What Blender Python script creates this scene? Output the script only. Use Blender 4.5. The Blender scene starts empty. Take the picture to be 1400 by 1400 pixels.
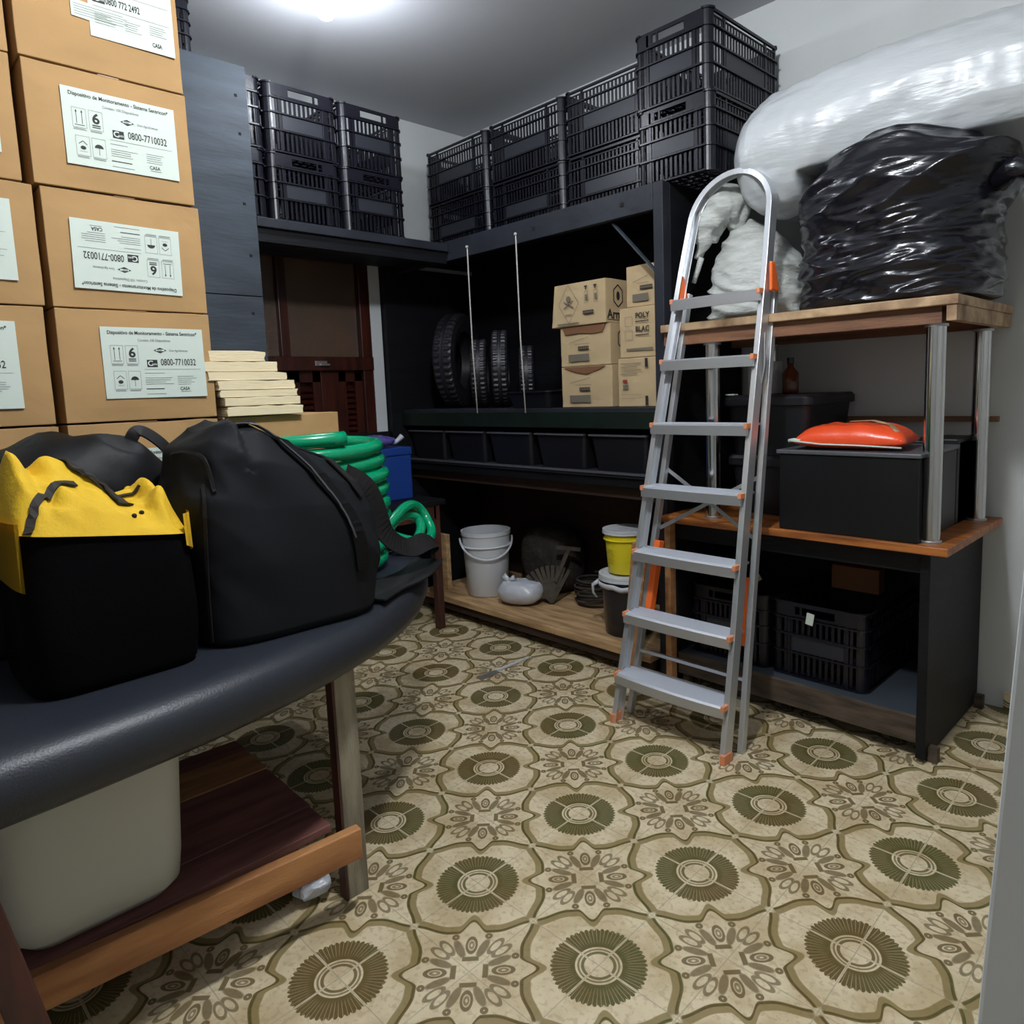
import bpy, bmesh, math, random
from mathutils import Vector, Matrix, noise
from mathutils.bvhtree import BVHTree
R = random.Random(7)
PI = math.pi
C = bpy.context.scene.collection
SC = bpy.context.scene

# ------------------------------------------------------------------ camera
cam_d = bpy.data.cameras.new('camera'); cam = bpy.data.objects.new('camera', cam_d); C.objects.link(cam)
rx = Vector((0.7039732, 0.7093159, -0.0359539)); up = Vector((-0.0595172, 0.1093626, 0.9921985)); fw = Vector((-0.7077284, 0.6963553, -0.1192049))
rot = Matrix((rx, up, -fw)).transposed().to_4x4()
cam.matrix_world = Matrix.Translation((0, 0, 1.2506)) @ rot
cam_d.sensor_fit = 'HORIZONTAL'; cam_d.sensor_width = 36.0; cam_d.lens = 36.0 * 976.355 / 1400
cam_d.shift_x = -37.257 / 1400; cam_d.shift_y = -48.773 / 1400
cam_d.clip_start = 0.02
SC.camera = cam
# ------------------------------------------------------------------ world, exposure, light
w = bpy.data.worlds.new('world'); SC.world = w; w.use_nodes = True
w.node_tree.nodes['Background'].inputs[0].default_value = (0.6, 0.7, 0.9, 1); w.node_tree.nodes['Background'].inputs[1].default_value = 0.05
SC.view_settings.view_transform = 'Standard'; SC.view_settings.look = 'None'
SC.view_settings.exposure = 0.0; SC.view_settings.gamma = 1.0; SC.view_settings.use_curve_mapping = False
MAIN_LAMP = (-0.85, 0.85, 2.61); MAIN_POWER = 100.0      # ceiling lamp above the middle of the room (out of frame)
SIDE_LAMP = (-2.62, 1.52, 2.735); SIDE_POWER = 17.0     # the bulb seen at the top of the photograph
def point_light(name, loc, power, col, rad, parent=None):
    d = bpy.data.lights.new(name, 'POINT'); d.energy = power; d.color = col; d.shadow_soft_size = rad
    o = bpy.data.objects.new(name, d); C.objects.link(o); o.location = loc
    return o
point_light('main_lamp_light', MAIN_LAMP, MAIN_POWER, (0.93, 0.97, 1.0), 0.08)
point_light('side_lamp_light', (SIDE_LAMP[0], SIDE_LAMP[1], SIDE_LAMP[2] - 0.06), SIDE_POWER, (0.86, 0.92, 1.0), 0.03)

# ------------------------------------------------------------------ materials
def nt(m): return m.node_tree
def mat(name, col, rough=0.6, metal=0.0, var=0.0, vscale=6.0, bump=0.0, bscale=40.0, stretch=(1, 1, 1), col2=None, spec=0.5, coat=0.0, trans=0.0, sss=0.0, detail=4.0, emit=None):
    m = bpy.data.materials.new(name); m.use_nodes = True; t = m.node_tree; N = t.nodes; L = t.links
    b = N['Principled BSDF']; c4 = tuple(col) + (1,)
    b.inputs['Base Color'].default_value = c4; b.inputs['Roughness'].default_value = rough; b.inputs['Metallic'].default_value = metal
    b.inputs['Specular IOR Level'].default_value = spec; b.inputs['Coat Weight'].default_value = coat
    b.inputs['Transmission Weight'].default_value = trans
    if sss: b.inputs['Subsurface Weight'].default_value = sss; b.inputs['Subsurface Radius'].default_value = (.02, .02, .02)
    if emit: b.inputs['Emission Color'].default_value = c4; b.inputs['Emission Strength'].default_value = emit
    tc = N.new('ShaderNodeTexCoord'); mp = N.new('ShaderNodeMapping'); L.new(tc.outputs['Object'], mp.inputs[0]); mp.inputs['Scale'].default_value = stretch
    n = N.new('ShaderNodeTexNoise'); n.inputs['Scale'].default_value = vscale; n.inputs['Detail'].default_value = detail; L.new(mp.outputs[0], n.inputs['Vector'])
    if var or col2:
        mx = N.new('ShaderNodeMix'); mx.data_type = 'RGBA'
        c2 = tuple(col2) if col2 else tuple(max(0, x * (1 - var)) for x in col)
        mx.inputs[6].default_value = c4; mx.inputs[7].default_value = c2 + (1,)
        rp = N.new('ShaderNodeValToRGB'); rp.color_ramp.elements[0].position = .35; rp.color_ramp.elements[1].position = .68
        L.new(n.outputs[0], rp.inputs[0]); L.new(rp.outputs[0], mx.inputs[0]); L.new(mx.outputs[2], b.inputs['Base Color'])
    if bump:
        n2 = N.new('ShaderNodeTexNoise'); n2.inputs['Scale'].default_value = bscale; n2.inputs['Detail'].default_value = 5; L.new(mp.outputs[0], n2.inputs['Vector'])
        bp = N.new('ShaderNodeBump'); bp.inputs['Strength'].default_value = bump; bp.inputs['Distance'].default_value = 0.01
        L.new(n2.outputs[0], bp.inputs['Height']); L.new(bp.outputs[0], b.inputs['Normal'])
    return m
def srgb(r, g, b):
    f = lambda v: (v / 255 / 12.92) if v / 255 <= .04045 else ((v / 255 + .055) / 1.055) ** 2.4
    return (f(r), f(g), f(b))
M = {}
M['wall'] = mat('white_wall_paint', (.60, .62, .62), .85, var=.08, vscale=2.2, bump=.08, bscale=60)
M['ceiling'] = mat('ceiling_paint', (.50, .51, .54), .9, var=.06, vscale=1.5, bump=.05, bscale=50)
M['card'] = mat('cardboard', srgb(180, 142, 94), .85, var=.12, vscale=5, bump=.12, bscale=8, stretch=(1, 1, 2))
M['card_dark'] = mat('cardboard_edge', srgb(150, 110, 66), .9)
M['card_pale'] = mat('pale_cardboard', srgb(190, 166, 128), .85, var=.10, vscale=8, bump=.1, bscale=10)
M['card_brown'] = mat('cardboard_flap', srgb(120, 82, 56), .9)
M['paper'] = mat('label_paper', srgb(204, 214, 204), .7)
M['ink'] = mat('black_ink', (.02, .018, .02), .7)
M['ink_grey'] = mat('grey_ink', (.20, .21, .21), .8)
M['ink_soft'] = mat('soft_ink', (.15, .13, .10), .8)
M['tape'] = mat('packing_tape', srgb(190, 150, 98), .35)
M['plank_grey'] = mat('grey_painted_planks', srgb(64, 72, 81), .62, var=.35, vscale=3, bump=.15, bscale=14, stretch=(1, 1, 6), spec=.35)
M['black_wood'] = mat('black_painted_wood', (.006, .0065, .009), .58, var=.4, vscale=4, bump=.2, bscale=20, stretch=(.6, .6, 5), spec=.28)
M['board_edge'] = mat('charcoal_painted_board', (.020, .023, .033), .55, var=.4, vscale=6, bump=.2, bscale=24, spec=.4)
M['crate'] = mat('black_crate_plastic', (.005, .005, .010), .33, spec=.5, bump=.05, bscale=60)
M['crate_tag'] = mat('crate_plate_plastic', (.020, .022, .029), .42)
M['green_board'] = mat('dark_green_board', (.004, .013, .008), .5, var=.5, vscale=10)
M['brown_under'] = mat('raw_brown_wood', (.045, .021, .013), .7, var=.4, vscale=4, bump=.2, stretch=(1, 8, 8))
M['pine'] = mat('dusty_pine_plank', srgb(204, 168, 122), .75, var=.35, vscale=5, bump=.25, bscale=12, stretch=(1, 7, 7), col2=srgb(150, 116, 78))
M['orange_wood'] = mat('varnished_orange_wood', srgb(178, 108, 50), .45, var=.35, vscale=4, bump=.1, stretch=(1, 9, 9), col2=srgb(120, 66, 30))
M['beam_wood'] = mat('brown_beam_wood', srgb(140, 98, 70), .6, col2=srgb(84, 52, 38), vscale=3, bump=.2, stretch=(1, 9, 9))
M['light_edge'] = mat('pale_wood_edge', srgb(190, 160, 124), .7, col2=srgb(120, 90, 66), vscale=14)
M['purple_wood'] = mat('reddish_purple_planks', srgb(140, 92, 84), .55, col2=srgb(96, 58, 54), vscale=3, bump=.15, stretch=(8, 1, 8))
M['tan_wood'] = mat('tan_plank', srgb(190, 138, 92), .6, col2=srgb(146, 98, 62), vscale=3, bump=.15, stretch=(8, 1, 8))
M['rail_wood'] = mat('table_rail_wood', srgb(190, 134, 84), .6, col2=srgb(140, 88, 52), vscale=3, bump=.15, stretch=(8, 1, 8))
M['grey_post'] = mat('weathered_grey_wood', srgb(150, 142, 122), .75, col2=srgb(110, 102, 86), vscale=6, bump=.3, bscale=30, stretch=(6, 6, 1))
M['plinth_wood'] = mat('dusty_brown_plinth', srgb(92, 78, 64), .8, col2=srgb(56, 46, 38), vscale=7, stretch=(1, 6, 6))
M['dark_red_wood'] = mat('dark_red_wood', srgb(84, 44, 34), .55, col2=srgb(50, 28, 24), vscale=4, stretch=(6, 6, 1))
M['door_wood'] = mat('varnished_mahogany', srgb(72, 30, 20), .35, col2=srgb(44, 18, 14), vscale=4, stretch=(8, 8, 1), spec=.5)
M['trim_white'] = mat('white_window_trim', srgb(212, 216, 220), .6)
M['alu'] = mat('brushed_aluminium', (.66, .68, .71), .38, .75, bump=.06, bscale=80, stretch=(1, 1, .1))
M['alu_dark'] = mat('ribbed_aluminium', (.52, .53, .56), .45, .7)
M['tread'] = mat('step_tread', (.62, .66, .74), .55, .35)
M['orange_plastic'] = mat('orange_ladder_plastic', (.95, .17, .03), .4)
M['orange_soft'] = mat('orange_cap_plastic', (.75, .28, .13), .5)
M['chrome'] = mat('chrome_tube', (.60, .59, .58), .14, 1.0, bump=.02, bscale=8)
M['steel'] = mat('dull_steel', (.45, .45, .46), .4, .9)
M['bin'] = mat('dark_grey_bin_plastic', (.006, .0065, .009), .45)
M['blackbox'] = mat('black_box_surface', (.004, .0045, .006), .4, var=.4, vscale=8)
M['rim'] = mat('pale_metal_rim_lit_edge', (.13, .135, .15), .4, .4)  # pale rim metal; also paints the lit top edges of the black bins
M['redbag'] = mat('orange_red_plastic', (.88, .09, .025), .28, bump=.3, bscale=14)
M['white_plastic'] = mat('white_bucket_plastic', (.62, .64, .67), .38)
M['yellow_plastic'] = mat('yellow_bucket_plastic', (.80, .66, .02), .35)
M['yellow_print'] = mat('yellow_bucket_print', (.45, .33, .02), .5)
M['bucket_black'] = mat('black_bucket_plastic', (.012, .012, .018), .25)
M['trash'] = mat('black_bin_liner', (.006, .006, .010), .22, bump=.6, bscale=7, stretch=(1, 1, 4.0), spec=.55)
M['bubble'] = mat('clear_plastic_over_foam', (.50, .525, .545), .34, bump=.35, bscale=22, stretch=(.5, .5, 2.4), coat=.5)
M['raffia'] = mat('white_woven_sack', (.56, .58, .55), .5, var=.25, vscale=14, bump=.8, bscale=26, stretch=(1, 1, 3), coat=.1)
M['bag_white'] = mat('thin_white_plastic', (.55, .57, .62), .3, bump=.5, bscale=20)
M['canvas_black'] = mat('black_canvas', (.0018, .0018, .0022), .9, spec=.06, bump=.2, bscale=200)
M['nylon'] = mat('dark_nylon', (.011, .012, .014), .60, spec=.10, bump=.25, bscale=9)
M['nylon_black'] = mat('black_nylon', (.004, .004, .005), .5, spec=.18, bump=.3, bscale=12)
M['zip_metal'] = mat('dull_zip', (.10, .10, .11), .4, .6)
M['canvas_yellow'] = mat('yellow_canvas', srgb(214, 172, 26), .8, var=.10, vscale=7, bump=.2, bscale=150)
M['strap'] = mat('black_webbing', (.010, .009, .010), .6, spec=.3)
M['strap_brown'] = mat('brown_black_webbing', (.016, .012, .008), .75)
M['vinyl'] = mat('black_padded_vinyl', (.017, .020, .028), .42, spec=.5, bump=.12, bscale=260)
M['hose'] = mat('green_garden_hose', (.0, .27, .12), .22, spec=.6)
M['blue'] = mat('blue_tool_box_paint', (.012, .05, .26), .4, bump=.05)
M['purple'] = mat('purple_plastic_bag', (.12, .10, .36), .25, bump=.6, bscale=24)
M['rubber'] = mat('tyre_rubber', (.016, .016, .020), .42)
M['cream_pad'] = mat('cream_paper_pads', srgb(236, 218, 180), .8, var=.05, bump=.3, bscale=30, stretch=(.5, .5, 14))
M['bin_clear'] = mat('translucent_white_plastic', (.50, .50, .45), .4, sss=.3)
M['amber'] = mat('amber_glass', (.12, .03, .01), .1)
M['dust'] = mat('dusty_grey_cloth', (.045, .036, .030), .9, var=.5, vscale=20, bump=.6)
M['straw'] = mat('grey_brown_slats', (.085, .07, .052), .85, var=.4, vscale=30)
M['rope'] = mat('white_cord', (.50, .49, .46), .8)
M['bulb'] = mat('lit_bulb', (.95, .97, 1.0), .4, emit=14)
M['lamp_body'] = mat('white_lamp_plastic', (.75, .76, .78), .5)
M['dark_gap'] = mat('dark_interior', (.006, .006, .008), .9)
M['red_ink'] = mat('red_ink', (.30, .03, .02), .7)

# ribbed window glass
def glass_mat():
    m = bpy.data.materials.new('patterned_window_glass'); m.use_nodes = True; t = m.node_tree; N, L = t.nodes, t.links
    b = N['Principled BSDF']; b.inputs['Base Color'].default_value = (.10, .075, .07, 1); b.inputs['Roughness'].default_value = .3
    tc = N.new('ShaderNodeTexCoord'); v = N.new('ShaderNodeTexVoronoi'); v.inputs['Scale'].default_value = 90; v.inputs['Randomness'].default_value = 0
    L.new(tc.outputs['Object'], v.inputs['Vector']); bp = N.new('ShaderNodeBump'); bp.inputs['Strength'].default_value = .7; bp.inputs['Distance'].default_value = .003
    L.new(v.outputs['Distance'], bp.inputs['Height']); L.new(bp.outputs[0], b.inputs['Normal'])
    n = N.new('ShaderNodeTexNoise'); n.inputs['Scale'].default_value = 4; L.new(tc.outputs['Object'], n.inputs['Vector'])
    mx = N.new('ShaderNodeMix'); mx.data_type = 'RGBA'; mx.inputs[6].default_value = (.06, .05, .05, 1); mx.inputs[7].default_value = (.16, .09, .05, 1)
    L.new(n.outputs[0], mx.inputs[0]); L.new(mx.outputs[2], b.inputs['Base Color'])
    return m
M['glass'] = glass_mat()

# patterned floor tiles: node maths in room coordinates
class E:                                   # tiny expression wrapper over math nodes
    t = None
    def __init__(s, o): s.o = o
    @staticmethod
    def op(kind, *a):
        n = E.t.nodes.new('ShaderNodeMath'); n.operation = kind
        for i, x in enumerate(a):
            if isinstance(x, E): E.t.links.new(x.o, n.inputs[i])
            else: n.inputs[i].default_value = x
        return E(n.outputs[0])
    def __add__(s, o): return E.op('ADD', s, o)
    __radd__ = __add__
    def __sub__(s, o): return E.op('SUBTRACT', s, o)
    def __rsub__(s, o): return E.op('SUBTRACT', o, s)
    def __mul__(s, o): return E.op('MULTIPLY', s, o)
    __rmul__ = __mul__
    def __truediv__(s, o): return E.op('DIVIDE', s, o)
def ab(a): return E.op('ABSOLUTE', a)
def mn(a, b): return E.op('MINIMUM', a, b)
def mxm(a, b): return E.op('MAXIMUM', a, b)
def sq(a): return E.op('SQRT', a)
def smooth(a, lo, hi):                     # 1 below lo, 0 above hi
    n = E.t.nodes.new('ShaderNodeMapRange'); n.interpolation_type = 'SMOOTHSTEP'
    E.t.links.new(a.o, n.inputs[0]); n.inputs[1].default_value = lo; n.inputs[2].default_value = hi; n.inputs[3].default_value = 1; n.inputs[4].default_value = 0
    return E(n.outputs[0])
def mixc(f, a, b):
    n = E.t.nodes.new('ShaderNodeMix'); n.data_type = 'RGBA'; E.t.links.new(f.o, n.inputs[0])
    for i, x in ((6, a), (7, b)):
        if isinstance(x, tuple): n.inputs[i].default_value = x + (1,)
        else: E.t.links.new(x, n.inputs[i])
    return n.outputs[2]
def tile_mat():
    m = bpy.data.materials.new('patterned_floor_tiles'); m.use_nodes = True; t = m.node_tree; E.t = t; L = t.links
    b = t.nodes['Principled BSDF']
    g = t.nodes.new('ShaderNodeNewGeometry'); sp = t.nodes.new('ShaderNodeSeparateXYZ'); L.new(g.outputs['Position'], sp.inputs[0])
    X, Y, Z = E(sp.outputs[0]), E(sp.outputs[1]), E(sp.outputs[2])
    Yp = Y + Z
    S = 0.2828; ca, sa = math.cos(.8086424), math.sin(.8086424)
    # v = Cc + (X*eA - Y*eB)/S, eA=(ca,-sa) eB=(-sa,-ca)
    i = X * (ca / S) + Yp * (sa / S) - 0.39813804
    j = X * (-sa / S) + Yp * (ca / S) - 5.01905023
    i = i + 40.5; j = j + 40.5
    fi = E.op('FLOOR', i); fj = E.op('FLOOR', j)
    p = i - fi - .5; q = j - fj - .5
    par = E.op('MODULO', fi + fj, 2.0)            # 0 wheel, 1 flower
    s = 1 - par * 2
    ap, aq = ab(p), ab(q)
    def gcurve(tt):                              # tt = |along| 0..0.5
        hump = (E.op('COSINE', (mxm(tt, 0.19) - 0.19) * (PI / 0.31)) * 0.5 + 0.5) * 0.092
        spike = (E.op('COSINE', mn(tt, 0.12) * (PI / 0.12)) * 0.5 + 0.5) * 0.125
        return hump - spike
    dv = (ap - .5) - s * gcurve(aq)
    dh = (aq - .5) - s * gcurve(ap)
    dv2, dh2 = dv * s, dh * s                     # signed so that negative = wheel side
    def band(d, tt):
        fade = smooth(tt, .455, .48)
        dark = smooth(ab(d - .004), .009, .019) * fade
        soft = smooth(ab(d + .030), .030, .042) * fade
        return dark, soft
    d1, s1 = band(dv2, aq); d2, s2 = band(dh2, ap)
    dark = mxm(d1, d2); soft = mxm(s1, s2)
    # wheel
    r = sq(p * p + q * q); th = E.op('ARCTAN2', q, p)
    pet = ab(E.op('SINE', th * 26.0))
    rout = 0.355 + pet * 0.022
    inring = smooth(r - rout, -.004, .004) * (1 - smooth(r, .180, .186))
    diag = mn(ab(p - q), ab(p + q))
    gap = 1 - smooth(diag, .010, .016)
    streak = smooth(ab(E.op('SINE', th * 33.0)), .08, .36) * (1 - smooth(r, .20, .25)) * .8
    wheel = inring * gap * (1 - streak * .6)
    ring = mxm(smooth(ab(r - .125), .010, .015) * .9, smooth(ab(r - .158), .006, .010) * .8)
    wheelm = mxm(wheel, ring * gap) * (1 - par)
    # flower, folded into one eighth
    a = mxm(ap, aq); c = mn(ap, aq)
    def ell(ca_, cc_, ra, rc, ang=0.0):
        u = a - ca_; v = c - cc_; co, si = math.cos(ang), math.sin(ang)
        uu = (u * co + v * si) / ra; vv = (v * co - u * si) / rc
        return sq(uu * uu + vv * vv)
    e1 = ell(.265, 0, .088, .046)
    drop = smooth(ab(e1 - .85), .16, .26); core = smooth(ab(e1 - .35), .12, .2)
    cap = smooth(ab(a - .125), .018, .026) * smooth(c, .06, .072)
    dot = ell(.355, .135, .030, .030); dotm = smooth(ab(dot - .62), .34, .5)
    e2 = ell(.245, .195, .095, .040, .66); leaf = smooth(ab(e2 - .85), .15, .27)
    e3 = ell(.23, .095, .105, .036, .42); leaf2 = smooth(e3, .8, 1.15) * .9
    flower = mxm(mxm(mxm(drop, core * .8), mxm(cap, dotm)), mxm(leaf * .85, leaf2)) * par
    # grout: tile joints run along both diagonals
    grout = smooth(mn(ab(ap - aq), ab(ap + aq - 1.0)), .003, .009)
    # colours
    nz = t.nodes.new('ShaderNodeTexNoise'); nz.inputs['Scale'].default_value = 9; nz.inputs['Detail'].default_value = 6; L.new(g.outputs['Position'], nz.inputs['Vector'])
    nz2 = t.nodes.new('ShaderNodeTexNoise'); nz2.inputs['Scale'].default_value = 70; nz2.inputs['Detail'].default_value = 4; L.new(g.outputs['Position'], nz2.inputs['Vector'])
    nz3 = t.nodes.new('ShaderNodeTexNoise'); nz3.inputs['Scale'].default_value = 2.3; nz3.inputs['Detail'].default_value = 3; L.new(g.outputs['Position'], nz3.inputs['Vector'])
    base = mixc(1 - smooth(E(nz.outputs[0]), .38, .66), srgb(222, 206, 172), srgb(198, 178, 140))
    base = mixc(smooth(E(nz2.outputs[0]), .36, .50) * .30, base, srgb(150, 124, 90))
    olive = mixc(smooth(E(nz3.outputs[0]), .40, .60), srgb(92, 74, 30), srgb(76, 78, 32))
    olive = mixc(smooth(E(nz2.outputs[0]), .40, .55) * .5, olive, srgb(108, 92, 50))
    col = mixc(soft * .82, base, srgb(132, 114, 66))
    col = mixc(dark * .92, col, olive)
    col = mixc(wheelm * .95, col, olive)
    col = mixc(flower * .85, col, srgb(98, 80, 42))
    col = mixc(grout * .55, col, srgb(150, 146, 128))
    L.new(col, b.inputs['Base Color'])
    b.inputs['Roughness'].default_value = .42; b.inputs['Specular IOR Level'].default_value = .4
    bp = t.nodes.new('ShaderNodeBump'); bp.inputs['Strength'].default_value = .12; bp.inputs['Distance'].default_value = .004
    hh = E(nz2.outputs[0]) * .5 - grout; L.new(hh.o, bp.inputs['Height']); L.new(bp.outputs[0], b.inputs['Normal'])
    return m
M['tiles'] = tile_mat()

# ------------------------------------------------------------------ mesh helpers
def obj(name, bm, m, parent=None, smooth=False, bevel=0.0, sub=0, loc=None, mats=None):
    me = bpy.data.meshes.new(name); bmesh.ops.recalc_face_normals(bm, faces=bm.faces[:])
    bm.to_mesh(me); bm.free()
    for mm in (mats or [m]): me.materials.append(mm if not isinstance(mm, str) else M[mm])
    o = bpy.data.objects.new(name, me); C.objects.link(o)
    if parent: o.parent = parent
    if loc: o.location = loc
    if smooth:
        for p in me.polygons: p.use_smooth = True
    if bevel:
        b = o.modifiers.new('bevel', 'BEVEL'); b.width = bevel; b.segments = 2; b.limit_method = 'ANGLE'; b.angle_limit = .6
    if sub:
        s = o.modifiers.new('sub', 'SUBSURF'); s.levels = sub; s.render_levels = sub
    return o
def thing(name, label, cat, loc=(0, 0, 0), rotz=0, group=None):
    o = bpy.data.objects.new(name, None); C.objects.link(o); o.location = loc; o.rotation_euler = (0, 0, rotz); o.empty_display_size = .05
    return tag(o, label, cat, group)
def tag(o, label, cat, group=None, kind=None):
    o['label'] = label; o['category'] = cat
    if group: o['group'] = group
    if kind: o['kind'] = kind
    return o
def struct(o): o['kind'] = 'structure'; return o
def bx(bm, x0, x1, y0, y1, z0, z1, mi=0, mtx=None):
    r = bmesh.ops.create_cube(bm, size=1); vs = r['verts']
    bmesh.ops.scale(bm, vec=(x1 - x0, y1 - y0, z1 - z0), verts=vs)
    bmesh.ops.translate(bm, vec=((x0 + x1) / 2, (y0 + y1) / 2, (z0 + z1) / 2), verts=vs)
    if mtx: bmesh.ops.transform(bm, matrix=mtx, verts=vs)
    if mi:
        for f in {f for v in vs for f in v.link_faces}: f.material_index = mi
    return vs
def box(*a): bm = bmesh.new(); bx(bm, *a); return bm
def beam(bm, a, b, wx, wy, ref=(0, 0, 1), mi=0):
    """rectangular bar from a to b; wx along ref x dir, wy along the other"""
    a, b = Vector(a), Vector(b); d = (b - a); L = d.length; z = d.normalized(); r = Vector(ref)
    x = r.cross(z)
    if x.length < 1e-4: x = Vector((1, 0, 0)).cross(z)
    x.normalize(); y = z.cross(x)
    m = Matrix((x, y, z)).transposed().to_4x4(); m.translation = (a + b) / 2
    bx(bm, -wx / 2, wx / 2, -wy / 2, wy / 2, -L / 2, L / 2, mi, m)
def lathe(bm, prof, n=32, c=(0, 0, 0), mi=0, cap=False):
    rings = []
    for r, z in prof: rings.append([bm.verts.new((c[0] + r * math.cos(2 * PI * k / n), c[1] + r * math.sin(2 * PI * k / n), c[2] + z)) for k in range(n)])
    for a, b in zip(rings, rings[1:]):
        for k in range(n):
            f = bm.faces.new((a[k], a[(k + 1) % n], b[(k + 1) % n], b[k])); f.material_index = mi
    if cap:
        for r in (rings[0], rings[-1]):
            f = bm.faces.new(r); f.material_index = mi
def tube(bm, pts, rad, n=10, closed=False, mi=0, flat=None):
    pts = [Vector(p) for p in pts]; rings = []; N = len(pts); prevx = None
    for k, p in enumerate(pts):
        if closed: d = pts[(k + 1) % N] - pts[k - 1]
        else: d = pts[min(k + 1, N - 1)] - pts[max(k - 1, 0)]
        d.normalize()
        if prevx is None:
            r = Vector((0, 0, 1)) if abs(d.z) < .9 else Vector((1, 0, 0)); x = r.cross(d).normalized()
        else: x = (prevx - d * prevx.dot(d)).normalized()
        prevx = x; y = d.cross(x)
        rr = rad(k / (N - 1)) if callable(rad) else rad
        ra, rb = (rr, rr) if flat is None else flat
        rings.append([bm.verts.new(p + x * ra * math.cos(2 * PI * q / n) + y * rb * math.sin(2 * PI * q / n)) for q in range(n)])
    for a in range(N if closed else N - 1):
        A, B = rings[a], rings[(a + 1) % N]
        for q in range(n):
            f = bm.faces.new((A[q], A[(q + 1) % n], B[(q + 1) % n], B[q])); f.material_index = mi
    if not closed: bm.faces.new(rings[0][::-1]); bm.faces.new(rings[-1])
def catmull(pts, seg=8, closed=False):
    pts = [Vector(p) for p in pts]; out = []; n = len(pts)
    rng = n if closed else n - 1
    for i in range(rng):
        g = (lambda k: pts[k % n]) if closed else (lambda k: pts[max(0, min(n - 1, k))])
        p0, p1, p2, p3 = g(i - 1), g(i), g(i + 1), g(i + 2)
        for s in range(seg):
            t = s / seg
            out.append(.5 * ((2 * p1) + (p2 - p0) * t + (2 * p0 - 5 * p1 + 4 * p2 - p3) * t * t + (3 * p1 - p0 - 3 * p2 + p3) * t ** 3))
    if not closed: out.append(pts[-1])
    return out
def prism(bm, poly, z0, z1, mi=0):
    a = [bm.verts.new((x, y, z0)) for x, y in poly]; b = [bm.verts.new((x, y, z1)) for x, y in poly]; n = len(poly)
    for k in range(n): bm.faces.new((a[k], a[(k + 1) % n], b[(k + 1) % n], b[k])).material_index = mi
    bm.faces.new(a[::-1]).material_index = mi; bm.faces.new(b).material_index = mi
def blob(fn, nu=64, nv=40):
    """closed bag surface: fn(theta, t) -> point, t 0 bottom .. 1 top"""
    bm = bmesh.new(); rings = []
    for j in range(nv + 1):
        rings.append([bm.verts.new(fn(2 * PI * i / nu, j / nv)) for i in range(nu)])
    for a, b in zip(rings, rings[1:]):
        for i in range(nu): bm.faces.new((a[i], a[(i + 1) % nu], b[(i + 1) % nu], b[i]))
    bm.faces.new(rings[0][::-1]); bm.faces.new(rings[-1])
    return bm
def sup(c, s, n):                                     # signed power, for superellipses
    f = lambda v: math.copysign(abs(v) ** (2.0 / n), v)
    return f(c), f(s)
def nz(x, y, z, seed=0): return noise.noise(Vector((x + seed * 7.1, y - seed * 3.3, z + seed * 1.7)))
def ridge(x, y, z, seed=0): return 1 - abs(nz(x, y, z, seed)) * 2.4
def drape(bvh, start, direction, off=.004):
    h = bvh.ray_cast(Vector(start), Vector(direction).normalized())
    if h[0] is None: return None
    return h[0] + h[1] * (off if h[1].dot(Vector(direction)) < 0 else -off), (h[1] if h[1].dot(Vector(direction)) < 0 else -h[1])
def ribbon(bm, P, Nn, w, th=.003, mi=0):
    """strap along points with normals"""
    L = []
    for k, p in enumerate(P):
        d = (P[min(k + 1, len(P) - 1)] - P[max(k - 1, 0)]).normalized(); s = Nn[k].cross(d).normalized()
        L.append([bm.verts.new(p + s * w / 2), bm.verts.new(p - s * w / 2), bm.verts.new(p - s * w / 2 + Nn[k] * th), bm.verts.new(p + s * w / 2 + Nn[k] * th)])
    for a, b in zip(L, L[1:]):
        for q in range(4): bm.faces.new((a[q], a[(q + 1) % 4], b[(q + 1) % 4], b[q])).material_index = mi
    bm.faces.new(L[0]); bm.faces.new(L[-1][::-1])
_tc = {}
def text_polys(s, bold=0.0):
    key = (s, bold)
    if key in _tc: return _tc[key]
    cu = bpy.data.curves.new('t', 'FONT'); cu.body = s; cu.size = 1; cu.offset = bold; cu.resolution_u = 3
    o = bpy.data.objects.new('t', cu); C.objects.link(o); dg = bpy.context.evaluated_depsgraph_get()
    me = bpy.data.meshes.new_from_object(o.evaluated_get(dg))
    V = [v.co.copy() for v in me.vertices]; F = [tuple(p.vertices) for p in me.polygons]
    bpy.data.objects.remove(o); bpy.data.curves.remove(cu); bpy.data.meshes.remove(me)
    w_ = max((v.x for v in V), default=0)
    _tc[key] = (V, F, w_); return _tc[key]
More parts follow.
